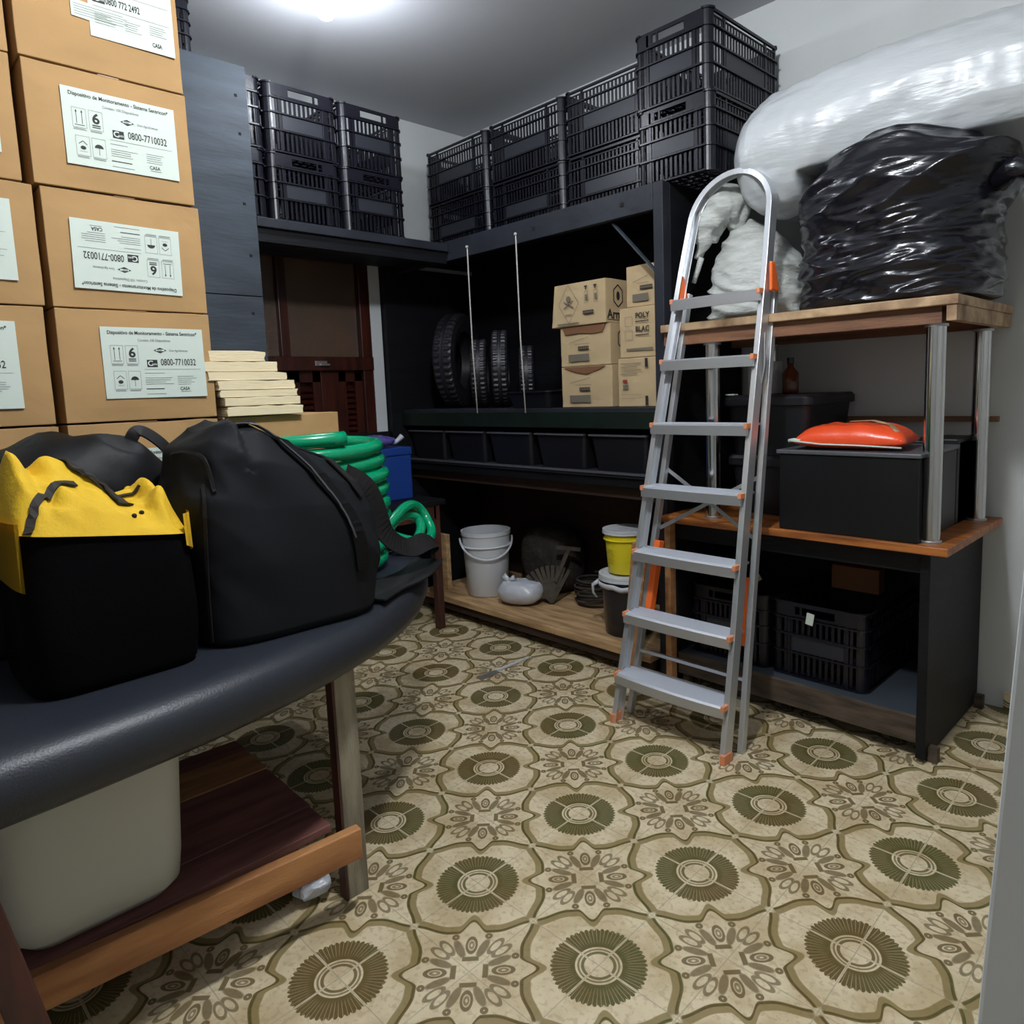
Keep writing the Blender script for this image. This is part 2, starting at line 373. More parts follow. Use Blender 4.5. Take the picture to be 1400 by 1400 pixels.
class Flat:
    """flat printing in a local (u right, v up) frame, built on a plane"""
    def __init__(s, bm, origin, u, v, flip=False):
        s.bm = bm; s.o = Vector(origin); s.u = Vector(u); s.v = Vector(v); s.n = s.u.cross(s.v).normalized(); s.fl = flip; s.z = 0
    def P(s, x, y, h): return s.o + s.u * x + s.v * y + s.n * h
    def poly(s, pts, h=.0006, mi=0):
        f = s.bm.faces.new([s.bm.verts.new(s.P(x, y, h)) for x, y in pts]); f.material_index = mi; return f
    def rect(s, x0, y0, x1, y1, h=.0006, mi=0): s.poly([(x0, y0), (x1, y0), (x1, y1), (x0, y1)], h, mi)
    def frame(s, x0, y0, x1, y1, t=.0006, h=.0006, mi=0):
        s.rect(x0, y0, x1, y0 + t, h, mi); s.rect(x0, y1 - t, x1, y1, h, mi); s.rect(x0, y0 + t, x0 + t, y1 - t, h, mi); s.rect(x1 - t, y0 + t, x1, y1 - t, h, mi)
    def text(s, st, x, y, width=None, size=None, h=.0006, mi=0, bold=.01):
        V, F, W = text_polys(st, bold); k = size if size else width / W; kx = (width / W) if width else k
        vs = [s.bm.verts.new(s.P(x + v.x * kx, y + v.y * k, h)) for v in V]
        for f in F: 
            try: s.bm.faces.new([vs[q] for q in f]).material_index = mi
            except ValueError: pass
    def line(s, a, b, t=.001, h=.0006, mi=0):
        dx, dy = b[0] - a[0], b[1] - a[1]; l = math.hypot(dx, dy); nx, ny = -dy / l * t / 2, dx / l * t / 2
        s.poly([(a[0] + nx, a[1] + ny), (a[0] - nx, a[1] - ny), (b[0] - nx, b[1] - ny), (b[0] + nx, b[1] + ny)], h, mi)
    def disc(s, x, y, r, h=.0006, mi=0, a0=0, a1=2 * PI, n=16, ry=None):
        ry = ry or r; full = a1 - a0 > 6.2
        s.poly([(x + r * math.cos(a0 + (a1 - a0) * k / n), y + ry * math.sin(a0 + (a1 - a0) * k / n)) for k in range(n if full else n + 1)], h, mi)

# ------------------------------------------------------------------ the room
WX, WY, H = -3.63, 3.02, 2.845; RX, FY = 1.5, -1.9
struct(obj('floor', box(WX - .1, RX + .1, FY - .1, WY + .1, -.1, 0), 'tiles'))
struct(obj('ceiling', box(WX - .1, RX + .1, FY - .1, WY + .1, H, H + .1), 'ceiling'))
struct(obj('wall_back', box(WX - .1, RX + .1, WY, WY + .1, 0, H), 'wall'))
# left wall, with an opening for the window
wy0, wy1, wz0, wz1 = 1.30, 2.252, .80, 2.04
bm = bmesh.new()
bx(bm, WX - .1, WX, FY - .1, wy0, 0, H); bx(bm, WX - .1, WX, wy1, WY, 0, H); bx(bm, WX - .1, WX, wy0, wy1, 0, wz0); bx(bm, WX - .1, WX, wy0, wy1, wz1, H)
struct(obj('wall_left', bm, 'wall'))
struct(obj('wall_right', box(RX, RX + .1, FY, WY, 0, H), 'wall'))
struct(obj('wall_front', box(WX, RX, FY - .1, FY, 0, H), 'wall'))
struct(obj('baseboard_back', box(-.62, RX, WY - .012, WY, 0, .07), 'tiles'))
# window_1: wooden frame with patterned panes above louvred shutters
wn = thing('window_1', '', 'window'); del wn['label']; del wn['category']; wn['kind'] = 'structure'
bm = bmesh.new(); X0, X1 = WX - .06, WX - .005
bx(bm, X0, X1 + .02, wy1 - .065, wy1, wz0, wz1); bx(bm, X0, X1 + .02, wy0, wy0 + .065, wz0, wz1); bx(bm, X0, X1 + .02, wy0, wy1, wz1 - .05, wz1)
bx(bm, X0, X1 + .02, wy0, wy1, wz0, wz0 + .05); bx(bm, X0, X1 + .012, 1.715, 1.765, 1.47, wz1); bx(bm, X0, X1 + .03, wy0, wy1, 1.40, 1.475)
obj('window_frame', bm, 'door_wood', wn, bevel=.004)
for y0, y1 in ((wy0 + .06, 1.72), (1.76, wy1 - .06)):
    obj('pane', box(WX - .035, WX - .028, y0, y1, 1.46, wz1 - .04), 'glass', wn)
def shutter(y0, y1):
    bm = bmesh.new()
    for a, b in ((y0, y0 + .045), (y1 - .045, y1)): bx(bm, WX - .055, WX - .012, a, b, wz0 + .05, 1.40)
    bx(bm, WX - .055, WX - .012, y0, y1, 1.34, 1.40); bx(bm, WX - .055, WX - .012, y0, y1, wz0 + .05, wz0 + .13)
    k = 0; z = wz0 + .15
    while z < 1.33:
        m = Matrix.Translation((WX - .034, (y0 + y1) / 2, z)) @ Matrix.Rotation(.7, 4, 'Y')
        bx(bm, -.022, .022, -(y1 - y0) / 2 + .04, (y1 - y0) / 2 - .04, -.004, .004, 0, m); z += .032
    obj('louvre_shutter', bm, 'door_wood', wn)
obj('shutter_backing', box(WX - .075, WX - .062, wy0 + .03, wy1 - .03, wz0, 1.46), 'door_wood', wn)
shutter(1.365, 1.76); shutter(1.765, 1.93)
obj('louvre_panel', box(WX - .055, WX - .008, 1.932, 2.04, wz0 + .05, 1.40), 'door_wood', wn, bevel=.003)
shutter(2.04, 2.187)
bm = bmesh.new(); bx(bm, WX + .02, WX + .034, 1.885, 1.955, 1.425, 1.452); bx(bm, WX + .034, WX + .045, 1.91, 1.965, 1.425, 1.437)
obj('window_latch', bm, 'steel', wn, bevel=.002)
struct(obj('trim_1', box(WX, WX + .012, 2.255, 2.325, 1.045, 2.02), 'trim_white', bevel=.002))
# black panel added where the wall under the window is dark
tag(obj('wall_panel', box(WX + .001, WX + .025, 1.30, 2.328, 0.0, 1.045), 'black_wood', bevel=.003), 'black panel added over the dark wall below the shuttered window', 'panel')
# pale door jamb right beside the camera
bm = bmesh.new(); f = lambda z: -.165 + (z - .5) * .046
a = [(f(0), .72, 0), (f(0) + .09, .72, 0), (f(2.1) + .09, .72, 2.1), (f(2.1), .72, 2.1)]; v0 = [bm.verts.new(p) for p in a]; v1 = [bm.verts.new((x, y + .03, z)) for x, y, z in a]
bm.faces.new(v0); bm.faces.new(v1[::-1])
for k in range(4): bm.faces.new((v0[k], v0[(k + 1) % 4], v1[(k + 1) % 4], v1[k]))
struct(obj('door_1', bm, 'trim_white', bevel=.004))

# ------------------------------------------------------------------ lamps
def bulb_lamp(x, y, label):
    t = thing('bulb_lamp', label, 'lamp', (x, y, H))
    bm = bmesh.new(); bx(bm, -.06, .06, -.06, .06, -.016, 0); obj('mounting_plate', bm, 'lamp_body', t, bevel=.004)
    bm = bmesh.new(); lathe(bm, [(.028, -.05), (.03, -.016)], 20, cap=True); obj('lamp_socket', bm, 'lamp_body', t, smooth=True)
    bm = bmesh.new(); lathe(bm, [(.024, -.05), (.03, -.065), (.040, -.085), (.044, -.105), (.040, -.128), (.026, -.145), (.006, -.152)], 24, cap=True); obj('bulb', bm, 'bulb', t, smooth=True)
bulb_lamp(SIDE_LAMP[0], SIDE_LAMP[1], 'lit white ceiling bulb on its mounting plate above the left crates')
bulb_lamp(MAIN_LAMP[0], MAIN_LAMP[1], 'lit ceiling bulb over the middle of the floor, in front of the ladder')
for l in bpy.data.objects:
    if l.name == 'side_lamp_light': l.location = (SIDE_LAMP[0], SIDE_LAMP[1], H - .22)

# ------------------------------------------------------------------ wooden units
# left shelf unit: grey boards face the room, a shelf board carries crates over the window
t = thing('wall_shelf', 'tall shelf with grey plank front beside the carton stack, carrying crates', 'shelf', (-3.34, .8, 0))
def local(t, *b): x, y, z = t.location; return (b[0] - x, b[1] - x, b[2] - y, b[3] - y, b[4] - z, b[5] - z)
bm = bmesh.new()
for z0, z1 in ((.0, .55), (.553, 1.08), (1.083, 1.690), (1.694, 2.622)): bx(bm, *local(t, -3.075, -3.05, .05, 1.378, z0, z1))
for y, z in ((1.33, 2.50), (1.335, 2.35), (1.33, 2.07), (1.34, 1.86), (1.33, 1.62), (1.12, 2.2)): bx(bm, *local(t, -3.051, -3.0485, y - .006, y + .006, z - .006, z + .006), 1)
obj('front_boards', bm, 'plank_grey', t, bevel=.003, mats=['plank_grey', 'dark_gap'])
obj('side_board', box(*local(t, -3.60, -3.075, 1.352, 1.376, .0, 1.985)), 'black_wood', t)
bm = bmesh.new(); bx(bm, *local(t, -3.62, -3.05, 1.380, 2.395, 1.988, 2.028)); bx(bm, *local(t, -3.62, -3.077, .05, 1.380, 1.988, 2.028)); obj('shelf_board', bm, 'board_edge', t, bevel=.003)
bm = bmesh.new(); bx(bm, *local(t, -3.11, -3.07, 1.38, 2.395, 1.93, 1.988)); obj('batten', bm, 'black_wood', t)
# black unit along the back wall
YF = 2.40
t = thing('storage_shelving', 'large black wooden shelving along the back wall, crates on its top', 'shelving', (-2.6, 2.7, 0))
L_ = lambda *b: local(t, *b)
obj('top_board', box(*L_(-3.615, -1.70, YF + .03, 3.0, 2.015, 2.045)), 'black_wood', t)
bm = bmesh.new(); bx(bm, *L_(-3.615, -1.745, YF, YF + .03, 1.945, 2.045))
for x in (-3.05, -2.42, -1.90): lathe(bm, [(.010, 0), (.010, .004)], 10, (0, 0, 0), 1, True) if 0 else bx(bm, *L_(x - .009, x + .009, YF - .003, YF + .001, 1.985, 2.003), 1)
obj('front_rail', bm, 'board_edge', t, bevel=.003, mats=['board_edge', 'dark_gap'])
obj('front_post', box(*L_(-1.745, -1.698, YF, YF + .05, 0.0, 2.048)), 'board_edge', t, bevel=.003)
obj('side_panel', box(*L_(-1.722, -1.698, YF + .05, 3.0, 0.0, 2.048)), 'black_wood', t, bevel=.002)
obj('side_panel', box(*L_(-3.627, -3.575, 2.332, 3.0, 0.0, 1.985)), 'black_wood', t)
obj('back_panel', box(*L_(-3.574, -1.723, 2.985, 3.0, 0.87, 2.012)), 'black_wood', t)
obj('back_panel', box(*L_(-3.574, -1.723, 2.985, 3.0, 0.0, .869)), 'brown_under', t)
bm = bmesh.new(); beam(bm, Vector((-1.98, YF + .04, 1.94)) - t.location, Vector((-1.75, YF + .04, 1.70)) - t.location, .02, .008); obj('corner_brace', bm, 'plank_grey', t)
bm = bmesh.new(); bx(bm, *L_(-3.572, -1.747, YF + .01, 2.984, 1.14, 1.165)); obj('middle_shelf', bm, 'board_edge', t, bevel=.002)
obj('green_rail', box(*L_(-3.572, -1.747, YF - .002, YF + .012, 1.075, 1.150)), 'green_board', t, bevel=.002)
bm = bmesh.new(); bx(bm, *L_(-3.572, -1.747, YF, 2.984, .862, .882)); obj('lower_shelf', bm, 'board_edge', t, bevel=.002)
bm = bmesh.new(); bx(bm, *L_(-3.572, -1.747, YF + .01, YF + .04, .822, .861)); obj('shelf_rail', bm, 'black_wood', t)
bm = bmesh.new(); bx(bm, *L_(-3.572, -1.747, YF + .05, YF + .09, .765, .861)); obj('shelf_bearer', bm, 'brown_under', t)
obj('lip', box(*L_(-3.55, -1.76, YF - .006, YF, .876, .886)), 'rim', t)
# pine bottom board with its bearers
bm = bmesh.new()
for a, b in ((-3.42, -2.84), (-2.838, -2.33), (-2.328, -1.76)): bx(bm, *L_(a, b, 2.35, 2.97, .088, .118))
obj('bottom_board', bm, 'pine', t, bevel=.003)
bm = bmesh.new(); bx(bm, *L_(-3.42, -1.76, 2.365, 2.39, .045, .087)); bx(bm, *L_(-3.42, -1.76, 2.90, 2.93, .045, .087))
for x in (-3.35, -2.6, -1.85):
    bx(bm, *L_(x - .03, x + .03, 2.45, 2.50, 0, .087))
obj('bearer', bm, 'brown_under', t)
obj('upright_board', box(*L_(-3.36, -3.265, 2.44, 2.47, .119, .445)), 'pine', t, bevel=.003)

# workbench cabinet at right
t = thing('base_cabinet', 'black open cabinet with varnished orange wooden top behind the ladder', 'cabinet', (-1.2, 2.7, 0))
obj('worktop', box(*local(t, -1.694, -.645, 2.355, 3.0, .703, .730)), 'orange_wood', t, bevel=.003)
bm = bmesh.new(); bx(bm, *local(t, -.735, -.705, 2.40, 3.0, .012, .703)); obj('side_panel', bm, 'black_wood', t, bevel=.003)
bm = bmesh.new(); bx(bm, *local(t, -1.69, -1.666, 2.42, 3.0, .04, .703)); obj('side_panel', bm, 'black_wood', t, bevel=.003)
obj('back_panel', box(*local(t, -1.664, -.736, 2.98, 2.995, .06, .703)), 'black_wood', t)
obj('bottom_board', box(*local(t, -1.664, -.736, 2.43, 2.979, .115, .145)), 'plank_grey', t, bevel=.002)
obj('plinth', box(*local(t, -1.664, -.736, 2.415, 2.43, .055, .145)), 'plinth_wood', t, bevel=.002)
obj('top_rail', box(*local(t, -1.664, -.736, 2.41, 2.43, .63, .702)), 'black_wood', t)
for x, y in ((-.69, 2.44), (-1.64, 2.45), (-.69, 2.97), (-1.64, 2.97)):
    obj('foot', box(*local(t, x - .014, x + .014, y - .014, y + .014, 0, .05)), 'plinth_wood', t)
obj('front_post', box(*local(t, -1.693, -1.665, 2.37, 2.409, .0, .70)), 'tan_wood', t, bevel=.002)
tag(obj('leaning_board', (lambda b: (beam(b, (-1.86, 2.335, .01), (-1.80, 2.348, .60), .075, .018, (0, 1, 0)), b)[1])(bmesh.new()), 'tan_wood', bevel=.002), 'long brown board standing upright behind the ladder left leg', 'board')

# raised shelf on chrome tubes
t = thing('raised_shelf', 'wooden shelf on chrome tubes holding the big plastic sacks', 'shelf', (-1.2, 2.7, .730))
obj('shelf_board', box(*local(t, -1.69, -.64, 2.36, 3.0, 1.458, 1.487)), 'light_edge', t, bevel=.003)
bm = bmesh.new(); bx(bm, *local(t, -1.69, -.69, 2.385, 2.43, 1.408, 1.457)); obj('front_beam', bm, 'beam_wood', t)
bm = bmesh.new(); bx(bm, *local(t, -.672, -.645, 2.365, 3.0, 1.412, 1.457)); obj('end_beam', bm, 'light_edge', t)
bm = bmesh.new(); bx(bm, *local(t, -1.69, -.69, 2.90, 2.94, 1.408, 1.457)); obj('rear_beam', bm, 'beam_wood', t)
for x, y in ((-.715, 2.425), (-1.50, 2.43), (-.705, 2.90), (-1.50, 2.90)):
    bm = bmesh.new(); lathe(bm, [(.028, .006), (.028, .672)], 28, (x - t.location.x, y - t.location.y, 0), cap=True); lg = obj('leg', bm, 'chrome', t, smooth=True)
    es = lg.modifiers.new('es', 'EDGE_SPLIT')
    bm = bmesh.new(); lathe(bm, [(.033, 0.0), (.033, .006), (.030, .009)], 28, (x - t.location.x, y - t.location.y, 0), cap=True); obj('flange', bm, 'steel', lg)
    bm = bmesh.new(); lathe(bm, [(.033, .670), (.033, .678)], 28, (x - t.location.x, y - t.location.y, 0), cap=True); obj('flange', bm, 'steel', lg)
bm = bmesh.new(); bx(bm, *local(t, -1.60, -.665, 2.965, 2.99, 1.08, 1.10)); obj('cross_rail', bm, 'beam_wood', t)

# small dark side table
t = thing('side_table', 'small dark wooden table by the window, under the blue metal box', 'table', (-3.3, 1.88, 0))
obj('tabletop', box(*local(t, -3.585, -3.02, 1.50, 2.27, .672, .70)), 'black_wood', t, bevel=.004)
bm = bmesh.new(); bx(bm, *local(t, -3.05, -3.03, 1.56, 2.21, .60, .672)); bx(bm, *local(t, -3.56, -3.05, 2.19, 2.21, .60, .672)); obj('apron', bm, 'dark_red_wood', t)
for x, y in ((-3.05, 2.215), (-3.05, 1.55), (-3.56, 2.215), (-3.56, 1.55)):
    obj('leg', box(*local(t, x - .02, x + .02, y - .02, y + .02, 0, .672)), 'dark_red_wood', t, bevel=.003)

# ------------------------------------------------------------------ padded table in the foreground
t = thing('padded_table', 'large black padded vinyl table in the left foreground under the bags', 'table', (-1.75, .5, 0))
out = [(-1.30, -.60), (-1.292, -.3), (-1.305, .0), (-1.325, .25), (-1.365, .5), (-1.43, .73), (-1.53, .95), (-1.68, 1.15), (-1.86, 1.31), (-2.03, 1.41), (-2.115, 1.40), (-2.15, 1.30), (-2.16, 1.1), (-2.16, .6), (-2.16, 0), (-2.16, -.55), (-2.11, -.82), (-1.95, -1.0), (-1.73, -1.06), (-1.50, -1.0), (-1.35, -.82)]
pts = [p.to_2d() for p in catmull([(x, y, 0) for x, y in out], 6, True)]
bm = bmesh.new(); prof = [(-.06, .600), (-.030, .603), (-.010, .618), (0, .642), (0, .672), (-.010, .698), (-.032, .715), (-.07, .7195), (-.14, .7200)]
cxy = Vector((-1.75, .3))
rings = []
n = len(pts)
nrm = []
for k in range(n):
    d = (pts[(k + 1) % n] - pts[k - 1]).normalized(); nrm.append(Vector((d.y, -d.x)))
if (pts[0] + nrm[0] * .1 - cxy).length < (pts[0] - cxy).length: nrm = [-q for q in nrm]
for off, z in prof: rings.append([bm.verts.new((pts[k].x + nrm[k].x * off - t.location.x, pts[k].y + nrm[k].y * off - t.location.y, z)) for k in range(n)])
for a, b in zip(rings, rings[1:]):
    for k in range(n): bm.faces.new((a[k], a[(k + 1) % n], b[(k + 1) % n], b[k]))
bm.faces.new(rings[0][::-1]); bm.faces.new(rings[-1])
pt = obj('padded_top', bm, 'vinyl', t, smooth=True)
for p in pt.data.polygons:
    if len(p.vertices) > 8: p.use_smooth = False
def P_(x, y, z): return (x - t.location.x, y - t.location.y, z)
legs = [((-1.553, .820, 0), (-1.553, .820, .60), 'front'), ((-1.335, .170, 0), (-1.385, .060, .60), 'dark_red_wood'), ((-2.11, .50, 0), (-2.11, .50, .60), 'grey_post'), ((-2.11, -.6, 0), (-2.11, -.6, .60), 'grey_post')]
for a, b, m in legs:
    bm = bmesh.new()
    if m == 'front': bx(bm, *local(t, -1.568, -1.538, .793, .850, 0, .60)); m = 'grey_post'
    else: beam(bm, P_(*a), P_(*b), .07 if m == 'grey_post' else .035, .05, (0, 1, 0))
    lg = obj('leg', bm, m, t, bevel=.003)
bm = bmesh.new(); bx(bm, *local(t, -1.569, -1.537, .786, .7925, .0, .599)); obj('leg_cheek', bm, 'dark_red_wood', t)
# lower rail and planks
bm = bmesh.new(); dirv = Vector((-.075, -.997, 0)).normalized()
a = Vector((-1.478, .800, .185)); b = a + dirv * .95
beam(bm, P_(*a), P_(*b), .028, .075, (0, 0, 1)); 
obj('lower_rail', bm, 'rail_wood', t, bevel=.003)
pm = ['purple_wood', 'tan_wood', 'purple_wood', 'purple_wood', 'purple_wood']
xs = [-2.17, -2.08, -1.93, -1.79, -1.66, -1.545]
for k in range(5):
    bm = bmesh.new(); z = .195 + .002 * (k % 2); y1 = .78 - .004 * k
    bx(bm, *local(t, xs[k] + .001, xs[k + 1] - .001, -.70, y1, z, z + .02)); obj('lower_plank', bm, ['purple_wood', 'tan_wood', 'purple_wood', 'purple_wood', 'purple_wood'][k], t, bevel=.002)
bm = bmesh.new(); bx(bm, *local(t, -2.16, -1.61, .66, .70, .14, .195)); obj('cross_rail', bm, 'rail_wood', t)
bm = bmesh.new(); bx(bm, *local(t, -2.16, -1.34, -.45, -.41, .14, .195)); obj('cross_rail', bm, 'rail_wood', t)

# translucent bin under the table
bm = bmesh.new()
def rrect(cx, cy, hx, hy, r, n=6):
    o = []
    for k, (sx, sy) in enumerate(((1, 1), (-1, 1), (-1, -1), (1, -1))):
        for q in range(n + 1):
            a = PI / 2 * k + PI / 2 * q / n; o.append((cx + sx * (hx - r) + r * math.cos(a), cy + sy * (hy - r) + r * math.sin(a)))
    return o
rings = []
for g, z in ((-.05, .222), (-.02, .226), (0, .25), (.006, .30), (.018, .52), (.018, .575), (.008, .575), (.006, .30), (-.02, .24)):
    rings.append([bm.verts.new((x, y, z)) for x, y in rrect(-1.725, .285, .175 + g, .150 + g, .06 + g * .5)])
for a, b in zip(rings, rings[1:]):
    for k in range(len(a)): bm.faces.new((a[k], a[(k + 1) % len(a)], b[(k + 1) % len(a)], b[k]))
bm.faces.new(rings[0][::-1]); bm.faces.new(rings[-1])
tag(obj('plastic_bin', bm, 'bin_clear', smooth=True), 'cloudy white plastic bin on the planks below the padded table', 'bin')

# ------------------------------------------------------------------ cartons with labels
BX, BW, BH, BD = -2.2, .388, .3005, .40
def carton_bm(w=BW, h=BH, d=BD, seed=0):
    """box with its front face at x=0, y 0..w, z 0..h; slightly slumped cardboard"""
    bm = bmesh.new(); n = 8; rr = random.Random(seed)
    r = bmesh.ops.create_grid(bm, x_segments=1, y_segments=1, size=.5); bmesh.ops.delete(bm, geom=r['verts'], context='VERTS')
    vs = bx(bm, -d, 0, .002, w - .002, .001, h - .001)
    bmesh.ops.subdivide_edges(bm, edges=bm.edges[:], cuts=7, use_grid_fill=True)
    for v in bm.verts:
        x, y, z = v.co; fy = (y / w) * (1 - y / w) * 4; fz = (z / h) * (1 - z / h) * 4
        if x > -.001: v.co.x += .007 * fy * fz + .002 * nz(y * 9, z * 9, seed)
        if z > h - .003: v.co.z -= .003 * abs(nz(y * 6, x * 6, seed + 3)) * 2
        if (y < .004 or y > w - .004): v.co.y += .0015 * nz(x * 8, z * 8, seed + 5)
    return bm
def label_obj(parent, kind, y, z, w, h, flip=False, tilt=0.0, bulge=.0078):
    """shipping label glued on the +x face; u = +y"""
    s = -1 if flip else 1
    def frame(bm, off): 
        u = Vector((0, math.cos(tilt), math.sin(tilt))) * s; v = Vector((0, -math.sin(tilt), math.cos(tilt))) * s
        c = Vector((bulge + off, y + w / 2, z + h / 2)); return Flat(bm, c - u * w / 2 - v * h / 2, u, v)
    bm = bmesh.new(); f = frame(bm, .0008)
    cs = [f.P(0, 0, 0), f.P(w, 0, 0), f.P(w, h, 0), f.P(0, h, 0)]
    v0 = [bm.verts.new(c) for c in cs]; v1 = [bm.verts.new(c - Vector((.0012, 0, 0))) for c in cs]; bm.faces.new(v0); bm.faces.new(v1[::-1])
    for k in range(4): bm.faces.new((v0[k], v0[(k + 1) % 4], v1[(k + 1) % 4], v1[k]))
    lab = obj('shipping_label', bm, 'paper', parent)
    bm = bmesh.new(); f = frame(bm, .0009); W, Hh = w, h
    def para(x0, y0, x1, rows, dy=.0055):
        for q in range(rows): f.rect(x0, y0 - q * dy, x0 + (x1 - x0) * R.uniform(.6, 1), y0 - q * dy + .0013, mi=1)
    def icon(x, yy, ww, hh, k):
        f.frame(x, yy, x + ww, yy + hh, .0007, mi=1)
        cx, cy = x + ww / 2, yy + hh / 2
        if k == 0:
            for q in (-.2, .2): f.line((cx + q * ww, cy - hh * .3), (cx + q * ww, cy + hh * .3), .0012); f.poly([(cx + q * ww - .0022, cy + hh * .28), (cx + q * ww + .0022, cy + hh * .28), (cx + q * ww, cy + hh * .42)])
            f.rect(cx - ww * .35, cy - hh * .38, cx + ww * .35, cy - hh * .35)
        if k == 1:
            f.text('6', cx - ww * .27, cy - hh * .14, size=hh * .72, bold=.03); f.rect(cx - ww * .3, cy - hh * .28, cx + ww * .3, cy - hh * .22); f.rect(cx - ww * .3, cy - hh * .38, cx + ww * .3, cy - hh * .33)
        if k == 2:
            f.line((cx - ww * .3, cy + hh * .08), (cx, cy + hh * .25), .0016); f.line((cx + ww * .3, cy + hh * .08), (cx, cy + hh * .25), .0016); f.disc(cx, cy - hh * .1, ww * .2, ry=hh * .1); f.rect(cx - ww * .25, cy - hh * .3, cx + ww * .25, cy - hh * .285, mi=1)
        if k == 3:
            f.disc(cx, cy, ww * .32, a0=0, a1=PI, ry=hh * .2); f.line((cx, cy), (cx, cy - hh * .36), .001)
        for q in range(2): f.rect(x + .001, yy - .003 - q * .0028, x + ww - .001 - R.random() * .004, yy - .0018 - q * .0028, mi=1)
    def comlogo(x, yy, s_):
        f.rect(x, yy, x + s_ * 1.35, yy + s_); f.text('C', x + s_ * .08, yy + s_ * .18, size=s_ * 1.0, h=.0009, mi=2, bold=.02); f.text('om', x + s_ * .62, yy + s_ * .26, size=s_ * .5, h=.0009, mi=2)
    if kind == 'std':
        f.text('Dispositivo de Monitoramento - Sistema Sentricon*', W * .06, Hh * .90, width=W * .88, size=.0135, bold=.02)
        f.text('Contém: 100 Dispositivos', W * .34, Hh * .805, width=W * .32, size=.010, mi=1)
        iw, ih = W * .118, Hh * .255
        icon(W * .075, Hh * .49, iw, ih, 0); icon(W * .215, Hh * .49, iw, ih, 1); icon(W * .085, Hh * .13, iw, ih, 2); icon(W * .22, Hh * .13, iw, ih, 3)
        cx, cy = W * .55, Hh * .68
        f.poly([(cx - .017, cy), (cx, cy - .0078), (cx + .017, cy), (cx, cy + .0078)]); f.poly([(cx - .011, cy - .002), (cx + .011, cy - .002), (cx + .011, cy + .0025), (cx - .011, cy + .0025)], h=.0009, mi=2); f.text('Dow', cx - .0085, cy - .0015, size=.0062, h=.0011)
        f.text('Dow AgroSciences', W * .64, cy - .003, width=W * .19, size=.009, mi=1)
        comlogo(W * .41, Hh * .44, .020); f.text('0800-7710032', W * .545, Hh * .465, width=W * .36, size=.026, bold=.012)
        f.rect(W * .38, Hh * .405, W * .95, Hh * .41, mi=1)
        para(W * .38, Hh * .35, W * .62, 1); para(W * .38, Hh * .28, W * .66, 4); f.rect(W * .38, Hh * .12, W * .56, Hh * .132); para(W * .38, Hh * .05, W * .68, 1)
        para(W * .70, Hh * .30, W * .92, 5); f.text('CASA', W * .72, Hh * .10, width=W * .10, size=.013, bold=.02); f.rect(W * .725, Hh * .075, W * .83, Hh * .083, mi=1)
    else:
        f.disc(W * .335, Hh * .905, .004, mi=3); f.text('CORTEVA', W * .38, Hh * .885, width=W * .25, size=.017, bold=.03)
        f.text('Dispositivo de Monitoramento', W * .38, Hh * .76, width=W * .52, size=.013, bold=.02); f.text('Sistema Sentricon', W * .38, Hh * .68, width=W * .38, size=.013, bold=.02)
        icon(W * .07, Hh * .62, W * .11, Hh * .2, 2); icon(W * .21, Hh * .62, W * .11, Hh * .2, 3)
        f.rect(W * .05, Hh * .585, W * .95, Hh * .59, mi=1); comlogo(W * .05, Hh * .42, .022)
        f.text('0800 772 2492', W * .20, Hh * .43, width=W * .40, size=.024, bold=.02); f.rect(W * .05, Hh * .37, W * .95, Hh * .375, mi=1)
        para(W * .06, Hh * .28, W * .30, 5); para(W * .40, Hh * .28, W * .62, 5); para(W * .70, Hh * .32, W * .93, 5); f.text('CASA', W * .72, Hh * .07, width=W * .12, size=.015, bold=.03)
    o = obj('label_printing', bm, 'ink', lab, mats=['ink', 'ink_grey', 'paper', 'red_ink'])
    return lab
GRP = 'brown cartons stacked behind the padded table'
def carton(y, z, label, lab=None, dx=0.0, seed=1, w=BW, rz=0.0, h=BH):
    t = thing('carton', label, 'box', (BX + dx, y, z), rz, GRP)
    obj('box_body', carton_bm(w=w, h=h, seed=seed), 'card', t, bevel=.002)
    bm = bmesh.new(); bx(bm, -BD, .0015, w / 2 - .025, w / 2 + .025, h - .0016, h - .0004) ; obj('packing_tape', bm, 'tape', t)
    if lab: label_obj(t, *lab)
    return t
Z = [0, .301, .602, .905, 1.208, 1.510, 1.812, 2.114]
cY = .438
tb = thing('bench', 'dark wooden bench hidden behind the padded table, carrying the cartons', 'bench', (-2.4, .4, 0))
obj('bench_top', box(*local(tb, -2.62, -2.19, -.40, 1.24, .572, .6015)), 'black_wood', tb)
for x in (-2.58, -2.44):
    for y in (-.35, .45): obj('leg', box(*local(tb, x - .02, x + .02, y - .02, y + .02, 0, .572)), 'black_wood', tb)
for y, nm in ((.04, 'left column'), (cY, 'right column'), (.838, 'carton bearing the paper pads')): carton(y, Z[2], 'plain brown carton on the hidden bench, directly below the ' + nm, None, seed=int(y * 10))
carton(.838, Z[3], 'unlabelled brown carton under the cream paper pads', None, seed=21, w=.385)
carton(cY, Z[3], 'brown carton lowest in the right column, label half hidden by the bag handle', ('std', .105, .055, .26, .170), seed=22)
carton(.034, Z[3], 'brown carton lowest in the left column with red and black maker label', ('cor', .05, .06, .315, .185), seed=23)
carton(cY, Z[4], 'brown carton with upright label directly left of the cream paper pads', ('std', .098, .062, .262, .192), seed=24)
carton(.030, Z[4], 'left column brown carton, second up, beside the carton next to the pads', ('std', .022, .045, .300, .215), seed=25)
carton(cY + .0, Z[5], 'brown carton whose whole label is upside down', ('std', .055, .048, .265, .178, True, -.02), seed=26, dx=-.004)
